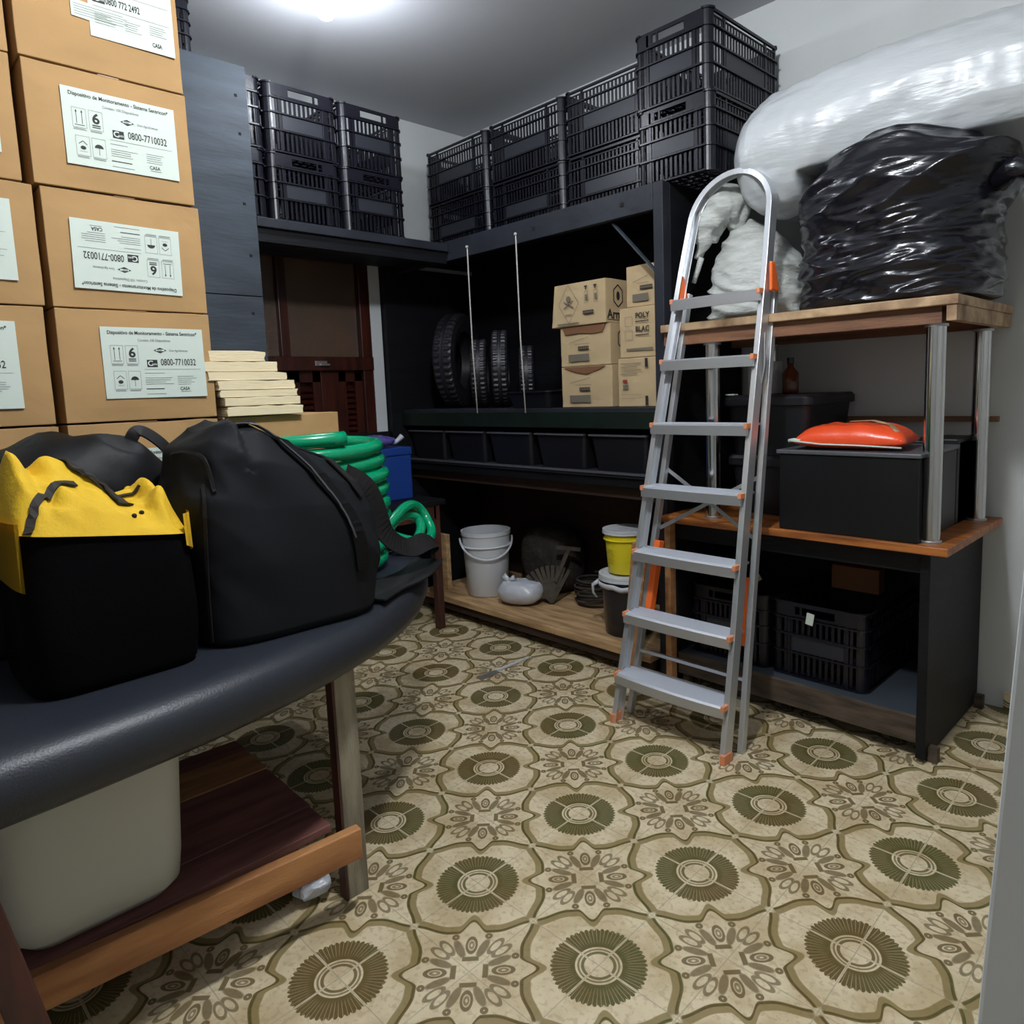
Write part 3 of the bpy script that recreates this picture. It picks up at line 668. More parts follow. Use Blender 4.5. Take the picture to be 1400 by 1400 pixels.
carton(.036, Z[5], 'left column brown carton beside the one with the upside down label', ('cor', .010, .058, .325, .195), seed=27)
carton(cY - .012, Z[6], 'right column brown carton with upright label, above the upside down one', ('std', .078, .060, .270, .190), seed=28, dx=.004)
carton(.018, Z[6], 'left column brown carton second from the top', ('std', .005, .06, .345, .2), seed=29)
c = carton(cY - .016, Z[7], 'topmost right brown carton with a torn bluish label near its upper edge', ('cor', .165, .088, .205, .205), seed=30, dx=.006, h=.33)
bm = bmesh.new(); f = Flat(bm, (.0093, .125, .125), (0, 1, 0), (0, 0, 1)); f.poly([(0, 0), (.17, -.0085), (.17, .03), (0, .042)], 0)
for q in range(5): f.rect(.006, .006 + q * .006, .12 + .01 * (q % 2), .0072 + q * .006, mi=1)
obj('loose_label', bm, 'paper', c, mats=['paper', 'ink_grey'])
carton(.02, Z[7], 'topmost left brown carton at the picture corner', ('std', .02, .085, .300, .20), seed=31, h=.33)

# cream paper pads on the unlabelled carton
zz = Z[3] + BH + .001
pads = [(1.084, .030, .0), (1.082, .026, .02), (1.075, .022, -.015), (1.068, .028, .02), (1.045, .026, -.01), (1.020, .030, .015), (.985, .032, -.01)]
wh = ['lowest', 'second lowest', 'third from the bottom', 'middle', 'third from the top', 'second from the top', 'topmost']
for k, (y1, h, rz) in enumerate(pads):
    bm = bmesh.new(); x1 = .035 - .004 * k
    vs = bx(bm, -.30, x1, -.12, .12, 0, h); bmesh.ops.subdivide_edges(bm, edges=bm.edges[:], cuts=5, use_grid_fill=True)
    for v in bm.verts:
        e = (v.co.y + .12) / .24
        if v.co.z > h * .5: v.co.z -= .004 * abs(nz(v.co.y * 12, v.co.x * 5, k)) * 2
        v.co.y += .006 * nz(v.co.x * 6, v.co.z * 60, k)
    o = obj('paper_pad', bm, 'cream_pad', loc=(BX - .01, y1 - .12, zz), bevel=.0015); o.rotation_euler = (0, 0, rz)
    tag(o, f'cream paper pad stacked on the plain carton, {wh[k]} of seven', 'paper', 'cream paper pads'); zz += h + .0005

# ------------------------------------------------------------------ crates
def crate_bm(Lx=.53, W=.345, Hh=.288):
    """long side along x, short side along y, both centred; base z=0"""
    bm = bmesh.new()
    def side(axis, sgn, length, handle):
        half = (Lx / 2 if axis == 'y' else W / 2)
        def put(a0, a1, z0, z1, d0=0.0, d1=.004, mi=0):
            if axis == 'y':   # face with normal along y
                y_ = sgn * W / 2; lo, hi = sorted((y_ - sgn * d1, y_ - sgn * d0)); bx(bm, a0, a1, lo, hi, z0, z1, mi)
            else:
                x_ = sgn * Lx / 2; lo, hi = sorted((x_ - sgn * d1, x_ - sgn * d0)); bx(bm, lo, hi, a0, a1, z0, z1, mi)
        e = half - .03
        n = int(2 * e / .0205); st = 2 * e / n
        for k in range(n + 1):
            a = -e + k * st
            if abs(a) > e * .62 or True:
                put(a - .0052, a + .0052, .012, .232 if handle else .262, .003, .007)
        cw = half * .55
        put(-cw, cw, .100, .158, .0015, .0045, 1)                     # plain plate
        for a in (-cw - .012, cw + .012): put(a - .005, a + .005, .0, .275, .0, .009)
        for z in (.0, .090, .160, .222): put(-half + .02, half - .02, z, z + .006, -.006, .008)
        if handle:
            put(-e, -.062, .232, .285, .0, .007); put(.085, e, .232, .285, .0, .007); put(-.062, .085, .232, .240, .0, .007); put(-.062, .085, .270, .285, .0, .007)
            put(.058, .066, .240, .270, .0, .007)
        else:
            put(-e, e, .258, .262, .0, .007); put(-e, e, .272, .282, -.004, .006)
    side('y', 1, Lx, False); side('y', -1, Lx, False); side('x', 1, W, True); side('x', -1, W, True)
    for sx in (1, -1):
        for sy in (1, -1):
            r = .032; cx, cy = sx * (Lx / 2 - r), sy * (W / 2 - r); a0 = {(1, 1): 0, (-1, 1): PI / 2, (-1, -1): PI, (1, -1): 1.5 * PI}[(sx, sy)]
            def arc(rr, z): return [bm.verts.new((cx + rr * math.cos(a0 + PI / 2 * k / 6), cy + rr * math.sin(a0 + PI / 2 * k / 6), z)) for k in range(7)]
            def shell(r0, r1, z0, z1):
                A, B, Cc_, D = arc(r1, z0), arc(r1, z1), arc(r0, z1), arc(r0, z0)
                for k in range(6):
                    bm.faces.new((A[k], A[k + 1], B[k + 1], B[k])); bm.faces.new((B[k], B[k + 1], Cc_[k + 1], Cc_[k])); bm.faces.new((Cc_[k], Cc_[k + 1], D[k + 1], D[k])); bm.faces.new((D[k], D[k + 1], A[k + 1], A[k]))
                for k in (0, 6): bm.faces.new((A[k], B[k], Cc_[k], D[k]))
            shell(r - .006, r, 0, .288)
            for z in (.0, .090, .160, .222, .280): shell(r - .002, r + .006, z, z + .007)
    for k in range(13): x = -Lx / 2 + .02 + k * (Lx - .04) / 12; bx(bm, x - .006, x + .006, -W / 2 + .006, W / 2 - .006, .004, .010)
    for k in range(9): y = -W / 2 + .02 + k * (W - .04) / 8; bx(bm, -Lx / 2 + .006, Lx / 2 - .006, y - .006, y + .006, .003, .009)
    return bm
crate0 = None; CG = 'black plastic crates'
def crate(x, y, z, label, long_x=True, s=(1, 1, 1), group=CG, rz=0.0):
    global crate0
    if crate0 is None:
        o = obj('plastic_crate', crate_bm(), 'crate', mats=['crate', 'crate_tag'])
        crate0 = o
    else:
        o = crate0.copy(); C.objects.link(o)
    o.location = (x, y, z); o.rotation_euler = (0, 0, (0 if long_x else PI / 2) + rz); o.scale = s
    return tag(o, label, 'crate', group)
gl, gr, gc = 'crates on the shelf above the window', 'crates on top of the black shelving', 'crates inside the low cabinet'
for k, (y, nm) in enumerate(((1.275, 'half hidden by the grey planks'), (1.627, 'in the middle of the left shelf row'), (1.983, 'nearest the room corner on the left shelf'))):
    crate(-3.335, y, 2.029, f'lower black plastic crate {nm}', True, (1, .98, 1), gl)
    crate(-3.335, y + .004, 2.029 + .2895, f'upper black plastic crate {nm}', True, (1, .98, 1), gl)
crate(-3.335, 1.03, 2.623, 'black crate lying on the grey plank unit beside the top carton', True, (1, .9, .72), gl)
crate0_name = crate0
for k, (x, nm) in enumerate(((-3.235, 'in the stack by the room corner'), (-2.68, 'second stack from the room corner'), (-2.135, 'in the stack partly behind the tallest one'))):
    crate(x, 2.785, 2.047, f'lower black plastic crate {nm}, on the black shelving', True, (1, 1, 1), gr)
    crate(x + .006, 2.78, 2.047 + .2895, f'upper black plastic crate {nm}, on the black shelving', True, (1, 1, 1), gr)
crate(-1.672, 2.70, 2.049, 'lower black crate of the tallest stack, right above the black post', False, (1, 1, 1), gr)
crate(-1.678, 2.70, 2.049 + .2895, 'upper black crate of the tallest stack, beside the foam sack', False, (1, 1, 1), gr)
crate(-1.10, 2.745, .146, 'black crate on the right inside the low open cabinet', False, (1, 1.02, 1), gc)
crate(-1.47, 2.745, .146, 'black crate behind the ladder inside the low open cabinet', False, (1, 1.0, 1), gc)
# flat cardboard piece and white tag in those crates
tag(obj('cardboard_piece', box(-1.16, -.98, 2.74, 2.80, .437, .53), 'card_brown', bevel=.002), 'small brown cardboard box on the right crate in the cabinet', 'box')
bm = bmesh.new(); m = Matrix.Translation((-1.12, 2.462, .385)) @ Matrix.Rotation(.15, 4, 'Y'); bx(bm, -.014, .014, -.001, .001, -.022, .022, 0, m); tag(obj('paper_tag', bm, 'paper'), 'small white paper tag on the front of the right cabinet crate', 'tag')
bm = bmesh.new(); m = Matrix.Translation((-1.335, 2.462, .52)) @ Matrix.Rotation(-.6, 4, 'Y'); bx(bm, -.012, .012, -.001, .001, -.028, .028, 0, m); tag(obj('paper_tag', bm, 'grey_post'), 'small tilted yellowish paper tag beside the ladder in the cabinet', 'tag')

# ------------------------------------------------------------------ things on the black shelving
def tyre(x, y, z0, Rr, wd, label, lean=0.0, turn=-45):
    bm = bmesh.new(); n = 180; hw = wd / 2
    prof = [(Rr * .62, -hw * .8), (Rr * .80, -hw * 1.0), (Rr * .95, -hw * .92), (Rr, -hw * .7), (Rr, -hw * .25), (Rr * .975, -hw * .2), (Rr * .975, -hw * .12), (Rr, -hw * .08), (Rr, hw * .08), (Rr * .975, hw * .12), (Rr * .975, hw * .2), (Rr, hw * .25), (Rr, hw * .7), (Rr * .95, hw * .92), (Rr * .80, hw), (Rr * .62, hw * .8), (Rr * .66, 0)]
    rings = []
    for k in range(n):
        a = 2 * PI * k / n
        rings.append([bm.verts.new(((r - (.007 * Rr / .3 if (k % 4 < 2 and r > Rr * .97 and abs(w_) > hw * .2) else 0)) * math.cos(a), w_, (r - (.007 * Rr / .3 if (k % 4 < 2 and r > Rr * .97 and abs(w_) > hw * .2) else 0)) * math.sin(a))) for r, w_ in prof])
    m_ = len(prof)
    for k in range(n):
        A, B = rings[k], rings[(k + 1) % n]
        for q in range(m_): bm.faces.new((A[q], A[(q + 1) % m_], B[(q + 1) % m_], B[q]))
    o = obj('tyre', bm, 'rubber', loc=(x, y, z0 + Rr)); o.rotation_euler = (lean, 0, math.radians(turn))
    return tag(o, label, 'tyre', 'tyres standing on the middle shelf')
tyre(-3.38, 2.69, 1.166, .275, .12, 'largest tyre, standing leftmost on the middle black shelf', turn=-60)
tyre(-3.10, 2.62, 1.166, .19, .09, 'second tyre from the left on the middle black shelf')
tyre(-2.965, 2.655, 1.166, .21, .09, 'tyre standing between the two white cords on the middle shelf')
tyre(-2.83, 2.72, 1.166, .165, .08, 'smallest tyre, nearest the basin on the middle shelf')
for x, nm in ((-2.897, 'left'), (-2.535, 'right')):
    bm = bmesh.new(); tube(bm, [(x, YF - .004, 1.985), (x + .004, YF - .007, 1.9), (x + .01, YF - .008, 1.5), (x + .022, YF - .005, 1.145)], .0035, 8)
    bmesh.ops.create_icosphere(bm, subdivisions=2, radius=.008, matrix=Matrix.Translation((x, YF - .006, 1.988)))
    tag(obj('cord', bm, 'rope', smooth=True), f'{nm} of the two white cords hanging down the black shelving front', 'cord', 'white cords')
# basin
t = thing('basin', 'dark grey plastic basin beside the pale cartons on the middle shelf', 'basin', (-2.56, 2.56, 1.166))
bm = bmesh.new(); rings = []
for g, z in ((0, 0), (.02, .07), (.022, .075), (.034, .077), (.034, .083), (.018, .083), (-.004, .006)):
    rings.append([bm.verts.new((x, y, z)) for x, y in rrect(0, 0, .13 + g, .09 + g, .03)])
for a, b in zip(rings, rings[1:]):
    for k in range(len(a)): bm.faces.new((a[k], a[(k + 1) % len(a)], b[(k + 1) % len(a)], b[k]))
bm.faces.new(rings[0][::-1]); bm.faces.new(rings[-1]); obj('bowl', bm, 'bin', t)
bm = bmesh.new(); tube(bm, [(.13, -.03, .078), (.18, -.03, .085), (.18, .03, .085), (.13, .03, .078)], .005, 8); obj('handle', bm, 'bin', t)
# five bins in the lower shelf
for k in range(5):
    t = thing('storage_bin', ('leftmost', 'second from left', 'middle', 'second from right', 'rightmost')[k] + ' of five black bins on the shelf under the green rail', 'bin', (-3.38 + k * .352, 2.56, .883), 0, 'black bins under the green rail')
    bm = bmesh.new(); rings = []
    for g, z in ((0, 0), (.018, .155), (.026, .156), (.026, .166), (.012, .166), (-.004, .006)):
        rings.append([bm.verts.new((x, y, z)) for x, y in rrect(0, 0, .140 + g, .115 + g, .02)])
    for a, b in zip(rings, rings[1:]):
        for q in range(len(a)): bm.faces.new((a[q], a[(q + 1) % len(a)], b[(q + 1) % len(a)], b[q]))
    bm.faces.new(rings[0][::-1]); bm.faces.new(rings[-1]); obj('body', bm, 'bin', t)
    bm = bmesh.new(); bx(bm, -.16, .16, -.145, -.140, .156, .164); obj('lit_rim_edge', bm, 'rim', t, bevel=.001)  # pale strip paints the light caught by the bin's top edge

# pale cartons on the middle shelf
def pale(x, y, z, w, d, h, label, marks, rz=0.0, flap=0, material='card_pale', skew=0):
    t = thing('small_carton', label, 'box', (x, y, z), rz, 'pale cartons on the middle shelf')
    bm = bmesh.new(); bx(bm, 0, w, 0, d, 0, h); bmesh.ops.subdivide_edges(bm, edges=bm.edges[:], cuts=5, use_grid_fill=True)
    for v in bm.verts:
        fx = v.co.x / w; fz = v.co.z / h
        if v.co.y < .001: v.co.y += .004 * nz(fx * 3, fz * 3, w * 10)
        v.co.x += skew * (1 - fz) * (1 - fx)
        v.co.z += .003 * nz(fx * 2, v.co.y * 9, h * 10) * fz
    obj('box_body', bm, material, t, bevel=.003)
    if flap:
        bm = bmesh.new(); f = Flat(bm, (0.02, -.003, h), (1, 0, 0), (0, 0, 1))
        pts_ = [(0, -.002), (w - .04, -.002), (w - .06, -flap), (w * .62, -flap * 1.1), (w * .35, -flap * .9), (.015, -flap)] if flap > .03 else [(0, -.002), (w - .05, -.002), (w * .7, -flap), (w * .45, -flap * 2), (.05, -flap)]
        f.poly(pts_, .001); r = bmesh.ops.extrude_face_region(bm, geom=bm.faces[:]); bmesh.ops.translate(bm, vec=(0, -.003, 0), verts=[v for v in r['geom'] if isinstance(v, bmesh.types.BMVert)])
        obj('box_flap', bm, 'card_brown', t)
    bm = bmesh.new()
    f = Flat(bm, (0, -.0066, 0), (1, 0, 0), (0, 0, 1)); g = Flat(bm, (w + .001, 0, 0), (0, 1, 0), (0, 0, 1))
    marks(f, g, w, d, h); obj('box_printing', bm, 'ink', t, mats=['ink', 'ink_soft', 'card_pale', 'red_ink'])
    return t
def bar(f, x, y, w_=.065, h_=.016):
    f.rect(x, y, x + w_, y + h_); 
    for k in range(9): f.rect(x + .005 + k * w_ / 9.6, y + .004, x + .0065 + k * w_ / 9.6, y + h_ - .004, .0009, 2)
def hexa(g, d, h):
    cx, cy, r = d * .32, h * .62, h * .22
    pts_ = [(cx + r * .85 * math.cos(PI / 6 + k * PI / 3 ), cy + r * 1.15 * math.sin(PI / 6 + k * PI / 3)) for k in range(6)]
    for k in range(6): g.line(pts_[k], pts_[(k + 1) % 6], .006)
    g.disc(cx, cy, .012, ry=.02)
def mk_top(f, g, w, d, h):
    cx, cy = w * .30, h * .52; a, b = .062, .086
    q = [(cx - a, cy), (cx, cy - b), (cx + a, cy), (cx, cy + b)]
    for k in range(4): f.line(q[k], q[(k + 1) % 4], .0018, mi=1)
    f.disc(cx, cy + .022, .014, mi=1); f.line((cx - .03, cy + .012), (cx + .03, cy - .018), .005, mi=1); f.line((cx + .03, cy + .012), (cx - .03, cy - .018), .005, mi=1); f.rect(cx - .02, cy - .05, cx + .02, cy - .046, mi=1)
    bar(f, w * .58, h * .24); f.rect(.02, .008, w * .5, .014, mi=1)
    for x, y in ((.62, .86), (.8, .86)): f.rect(w * x, h * y, w * x + .018, h * y + .006); f.rect(w * x + .006, h * y - .012, w * x + .012, h * y)
    for x in (.62, .8): f.frame(w * x, h * .5, w * x + .022, h * .5 + .05, .0015, mi=1); f.rect(w * x + .004, h * .5 + .012, w * x + .018, h * .5 + .036, mi=1)
    hexa(g, d, h); g.text('Arm', .01, h * .10, size=.055, bold=.03); g.rect(.01, h * .06, .16, h * .075)
def mk_mid(f, g, w, d, h):
    bar(f, w * .38, h * .40); f.rect(w * .18, h * .12, w * .60, h * .30, mi=1); f.rect(w * .3, h * .55, w * .62, h * .56, mi=1); f.line((w * .2, h * .6), (w * .6, h * .72), .002, mi=1); hexa(g, d, h)
def mk_r1(f, g, w, d, h):
    for q in (.72, .45): f.frame(.035, h * q - .02, .075, h * q + .02, .0015, mi=1); 
    f.text('POLY', .09, h * .78, size=.03, bold=.03); f.rect(.09, h * .70, .16, h * .72, mi=0); f.text('BLAC', .09, h * .51, size=.03, bold=.03); f.rect(.09, h * .43, .16, h * .45, mi=0); f.rect(.04, h * .14, .18, h * .18, mi=1)
def mk_r0(f, g, w, d, h):
    for q in range(4): f.rect(.02, h * (.88 - q * .07), .13 - .02 * (q % 2), h * (.88 - q * .07) + .003, mi=1)
    f.rect(.03, h * .50, .055, h * .56, mi=3); f.rect(.03, h * .36, .06, h * .46, mi=1); f.rect(.15, h * .80, .165, h * .98, mi=0); f.rect(.02, h * .25, .13, h * .255, mi=1); f.rect(.02, h * .17, .13, h * .175, mi=1); f.rect(.15, h * .03, .165, h * .22)
pale(-2.335, 2.47, 1.167, .305, .26, .186, 'lowest of the three pale cartons with open flaps on the middle shelf', mk_mid, flap=.018)
pale(-2.335, 2.47, 1.355, .30, .26, .180, 'middle of the three pale cartons left of the black post', mk_mid, flap=.035)
pale(-2.35, 2.455, 1.537, .305, .27, .190, 'topmost of the three pale cartons, with a diamond hazard mark', mk_top, skew=-.025)
pale(-1.995, 2.47, 1.167, .245, .25, .208, 'pale carton with a small red mark, lowest beside the black post', mk_r0)
pale(-1.985, 2.475, 1.377, .235, .25, .210, 'pale carton with two check squares, behind the black post', mk_r1)
pale(-1.955, 2.49, 1.590, .20, .22, .17, 'small pinkish carton with open top, highest beside the black post', mk_mid, material='card_pale')

# ------------------------------------------------------------------ things on the bottom board
def pail(x, y, z, r0, r1, h, m, name, label, lid=None, liner=False, handle=None, cat='bucket'):
    t = thing(name, label, cat, (x, y, z))
    bm = bmesh.new(); wall = [(0.001, .002), (r0 * .96, .002), (r0, .008), (r0 + (r1 - r0) * .72, h * .72), (r0 + (r1 - r0) * .76, h * .76), (r1 + .006, h * .765), (r1 + .006, h * .775), (r1 * .99, h * .785), (r1, h * .93)]
    if lid: wall += [(r1, h * .97), (.001, h * .97)]
    else: wall += [(r1 + .005, h * .94), (r1 + .006, h), (r1 - .004, h), (r1 - .006, h * .9), (r0 - .004, .02), (.001, .02)]
    lathe(bm, wall, 40); o = obj('body', bm, m, t, smooth=True); o.modifiers.new('e', 'EDGE_SPLIT').split_angle = .8
    if lid:
        bm = bmesh.new(); lathe(bm, [(r1 + .004, h * .90), (r1 + .010, h * .905), (r1 + .010, h * .945), (r1 + .005, h * .95), (r1 + .009, h * .96), (r1 + .009, h * .995), (r1 - .004, h), (r1 - .012, h * .975), (.001, h * .975)], 40)
        o = obj('lid', bm, lid, t, smooth=True); o.modifiers.new('e', 'EDGE_SPLIT').split_angle = .7
    if handle:
        a0, drop = handle; P = []; dv = Vector((math.cos(a0), math.sin(a0), 0)); fv = Vector((math.sin(a0), -math.cos(a0), 0)); rr = r1 + .012
        for k in range(25):
            a = PI * k / 24; P.append(dv * rr * math.cos(a) * 1.0 + fv * rr * 1.02 * math.sin(a) + Vector((0, 0, h * .88 - drop * math.sin(a))))
        bm = bmesh.new(); tube(bm, P, .006, 8); obj('handle', bm, 'white_plastic', t, smooth=True)
    return t
pail(-3.05, 2.56, .119, .115, .135, .365, 'white_plastic', 'bucket', 'open white plastic bucket with its handle hanging down', None, handle=(PI / 4 + .15, .10))
b = pail(-2.03, 2.545, .119, .105, .122, .285, 'bucket_black', 'bucket', 'black bucket with a cream lid under the yellow one', 'white_plastic')
bm = bmesh.new()
P = [Vector(((.130 + .006 * nz(a * 3, 0, 1)) * math.cos(a), (.130 + .006 * nz(a * 3, 0, 1)) * math.sin(a), .235 + .014 * nz(a * 2, 3, 0))) for a in [2 * PI * k / 60 for k in range(60)]]
tube(bm, P, .008, 6, True, flat=(.004, .014)); a_ = Vector((-.12, -.055, .235)); tube(bm, [a_, a_ + Vector((-.025, -.02, -.02)), a_ + Vector((-.035, -.01, -.06)), a_ + Vector((-.02, .0, -.085))], lambda q: .012 - .008 * q, 7)
obj('liner_rim', bm, 'bag_white', b, smooth=True)
y_ = pail(-2.035, 2.545, .405, .082, .096, .205, 'yellow_plastic', 'bucket', 'small yellow bucket with white lid standing on the black one', 'white_plastic')
bm = bmesh.new()
for q in range(5):
    a0 = -PI * .62; z0 = .05 + q * .016; n_ = 8; R_ = .0895 + z0 * .04
    vs0 = [bm.verts.new((R_ * math.cos(a0 + k * .06), R_ * math.sin(a0 + k * .06), z0)) for k in range(n_)]; vs1 = [bm.verts.new((R_ * math.cos(a0 + k * .06), R_ * math.sin(a0 + k * .06), z0 + .003)) for k in range(n_)]
    for k in range(n_ - 1): bm.faces.new((vs0[k], vs0[k + 1], vs1[k + 1], vs1[k]))
obj('label_printing', bm, 'yellow_print', y_)
# tied grey-white plastic bag
def fn(th, tt):
    c, s = sup(math.cos(th), math.sin(th), 2.4); hgt = math.sin(tt * PI) ** .55 if tt < .5 else math.sin(tt * PI) ** .6
    z = tt; r = max(.004, hgt); x, y = c * r * .125, s * r * .095
    zz_ = .005 + .125 * (1 - math.cos(tt * PI)) / 2
    dsp = .012 * nz(x * 22, y * 22, zz_ * 22, 2) * (1 if tt > .08 else 0)
    return Vector((x * (1 + dsp * 4), y * (1 + dsp * 4), zz_ + max(0, dsp) * .8))
t = thing('plastic_bag', 'tied whitish plastic bag lying beside the white bucket', 'bag', (-2.745, 2.53, .119), .4)
obj('bag_body', blob(fn, 48, 28), 'bag_white', t, smooth=True)
bm = bmesh.new(); tube(bm, [(-.05, -.02, .105), (-.062, -.025, .135), (-.085, -.03, .155)], lambda q: .010 + .008 * q, 8, flat=None); tube(bm, [(-.05, -.02, .11), (-.035, -.03, .14), (-.02, -.03, .15)], lambda q: .009 + .006 * q, 8)
obj('bag_knot', bm, 'bag_white', t, smooth=True)
# dusty folded cloth, slatted fan brush, coiled cable, behind them
def fn(th, tt):
    c, s = sup(math.cos(th), math.sin(th), 2.6); r = max(.01, math.sin(tt * PI) ** .5); x, y = c * r * .20, s * r * .13
    return Vector((x, y, .004 + .37 * (1 - math.cos(tt * PI)) / 2 + .02 * nz(x * 10, y * 10, tt * 6, 4)))
tag(obj('cloth_bundle', blob(fn, 40, 24), 'dust', smooth=True, loc=(-2.80, 2.84, .119)), 'dusty dark cloth bundle behind the white bucket, in shadow', 'bundle')
t = thing('hand_brush', 'grey-brown fan-shaped slatted brush leaning behind the tied bag', 'brush', (-2.60, 2.62, .119), .75)
bm = bmesh.new()
for k in range(9):
    a = -.75 + k * .16; beam(bm, (0, 0, .01), (math.sin(a) * .19, .03, .015 + math.cos(a) * .19), .018, .004, (0, 1, 0))
obj('bristles', bm, 'straw', t)
bm = bmesh.new(); beam(bm, (.02, .015, .12), (.10, .04, .30), .02, .02, (0, 1, 0)); beam(bm, (.03, .04, .30), (.16, .04, .285), .018, .018, (0, 1, 0)); obj('handle', bm, 'straw', t)
bm = bmesh.new(); P = []
for k in range(150):
    a = k * .31; r = .10 + .03 * nz(k * .08, 0, 1); P.append((r * math.cos(a), r * math.sin(a) * .9, .014 + k * .0009 + .012 * nz(k * .15, 2, 1) ** 2))
tube(bm, P, .007, 7); tag(obj('coiled_cable', bm, 'dust', smooth=True, loc=(-2.42, 2.76, .122)), 'dusty coiled cable on the pine board left of the black bucket', 'cable')

# ------------------------------------------------------------------ right side: boxes and bins on the orange top
t = thing('storage_box', 'black rectangular box with a pale metal rim, under the orange-red bag', 'box', (-.96, 2.55, .731))
bm = bmesh.new(); bx(bm, -.235, .225, -.18, .20, 0, .268); obj('body', bm, 'blackbox', t, bevel=.004)
obj('lid', box(-.243, .232, -.188, .208, .269, .283), 'rim', t, bevel=.003)
t = thing('storage_box', 'dark box behind the front chrome tube at the cabinet end', 'box', (-.745, 2.86, .731))
bm = bmesh.new(); bx(bm, -.09, .01, -.10, .11, 0, .30); bx(bm, -.2, .01, -.08, .11, 0, .29); obj('body', bm, 'blackbox', t, bevel=.004)
def binbox(x, y, z, hx, hy, h, label):
    t = thing('storage_bin', label, 'bin', (x, y, z), 0, 'dark grey lidded bins')
    bm = bmesh.new(); rings = []
    for g, zz_ in ((-.02, 0), (0, h * .80), (0, h * .86)): rings.append([bm.verts.new((px, py, zz_)) for px, py in rrect(0, 0, hx + g, hy + g, .03)])
    for a, b_ in zip(rings, rings[1:]):
        for q in range(len(a)): bm.faces.new((a[q], a[(q + 1) % len(a)], b_[(q + 1) % len(a)], b_[q]))
    bm.faces.new(rings[0][::-1]); bm.faces.new(rings[-1]); obj('body', bm, 'bin', t)
    bm = bmesh.new(); rings = []
    for g, zz_ in ((.006, h * .82), (.014, h * .83), (.014, h * .95), (.004, h * .998), (-.03, h * .998)): rings.append([bm.verts.new((px, py, zz_)) for px, py in rrect(0, 0, hx + g, hy + g, .03)])
    for a, b_ in zip(rings, rings[1:]):
        for q in range(len(a)): bm.faces.new((a[q], a[(q + 1) % len(a)], b_[(q + 1) % len(a)], b_[q]))
    bm.faces.new(rings[0][::-1]); bm.faces.new(rings[-1]); obj('lid', bm, 'bin', t, bevel=.002)
    return t
binbox(-1.36, 2.77, .731, .15, .19, .235, 'lower dark grey lidded bin behind the ladder on the orange top')
binbox(-1.35, 2.765, .967, .17, .20, .235, 'upper dark grey lidded bin left of the orange-red bag')
tag(obj('small_box', box(-1.50, -1.40, 2.70, 2.80, 1.2035, 1.335), 'bag_white', bevel=.003), 'white small box standing on the upper dark grey bin', 'box')
t = thing('bottle', 'brown glass bottle on the grey bin beside the white small box', 'bottle', (-1.345, 2.76, 1.2035))
bm = bmesh.new(); lathe(bm, [(.001, 0), (.03, 0), (.032, .01), (.032, .08), (.012, .105), (.012, .13), (.001, .13)], 24); obj('glass', bm, 'amber', t, smooth=True)
bm = bmesh.new(); lathe(bm, [(.014, .118), (.014, .142), (.001, .142)], 20); obj('cap', bm, 'bucket_black', t)
tag(obj('paper_slip', box(-1.545, -1.505, 2.60, 2.63, 1.2035, 1.208), 'paper'), 'thin white slip lying on the upper dark bin edge', 'paper')
# orange-red plastic bag
def pillow(L_x, L_y, h, seed, nx=30, ny=20):
    bm = bmesh.new(); top = {}; bot = {}
    for i in range(nx + 1):
        for j in range(ny + 1):
            u, v = i / nx * 2 - 1, j / ny * 2 - 1; k = max(0, (1 - u ** 4) * (1 - v ** 4)) ** .6
            x, y = u * L_x / 2, v * L_y / 2; w_ = .010 * nz(x * 18, y * 18, seed) * k
            top[i, j] = bm.verts.new((x, y, h * .30 + h * .7 * k + w_)); bot[i, j] = top[i, j] if (i in (0, nx) or j in (0, ny)) else bm.verts.new((x, y, h * .30 - h * .30 * k))
    for i in range(nx):
        for j in range(ny):
            bm.faces.new((top[i, j], top[i + 1, j], top[i + 1, j + 1], top[i, j + 1]))
            try: bm.faces.new((bot[i, j], bot[i, j + 1], bot[i + 1, j + 1], bot[i + 1, j]))
            except ValueError: pass
    return bm
t = thing('plastic_packet', 'orange-red plastic packet with white edge lying on the black box', 'bag', (-.985, 2.51, 1.0152), .12)
obj('packet_body', pillow(.36, .24, .085, 3), 'redbag', t, smooth=True)
bm = bmesh.new(); tube(bm, [(-.18, -.122, .03), (-.08, -.124, .020), (.04, -.125, .018), (.17, -.124, .012)], .004, 8, flat=(.008, .003)); tube(bm, [(-.19, -.12, .03), (-.17, -.122, .034), (-.15, -.12, .03)], .006, 8)
obj('white_edge', bm, 'paper', t, smooth=True)
bm = bmesh.new(); tube(bm, [(-.02, .02, .089), (.06, -.01, .094), (.12, -.045, .082), (.15, -.08, .06)], .004, 8, flat=(.012, .003)); obj('folded_corner', bm, 'light_edge', t, smooth=True)

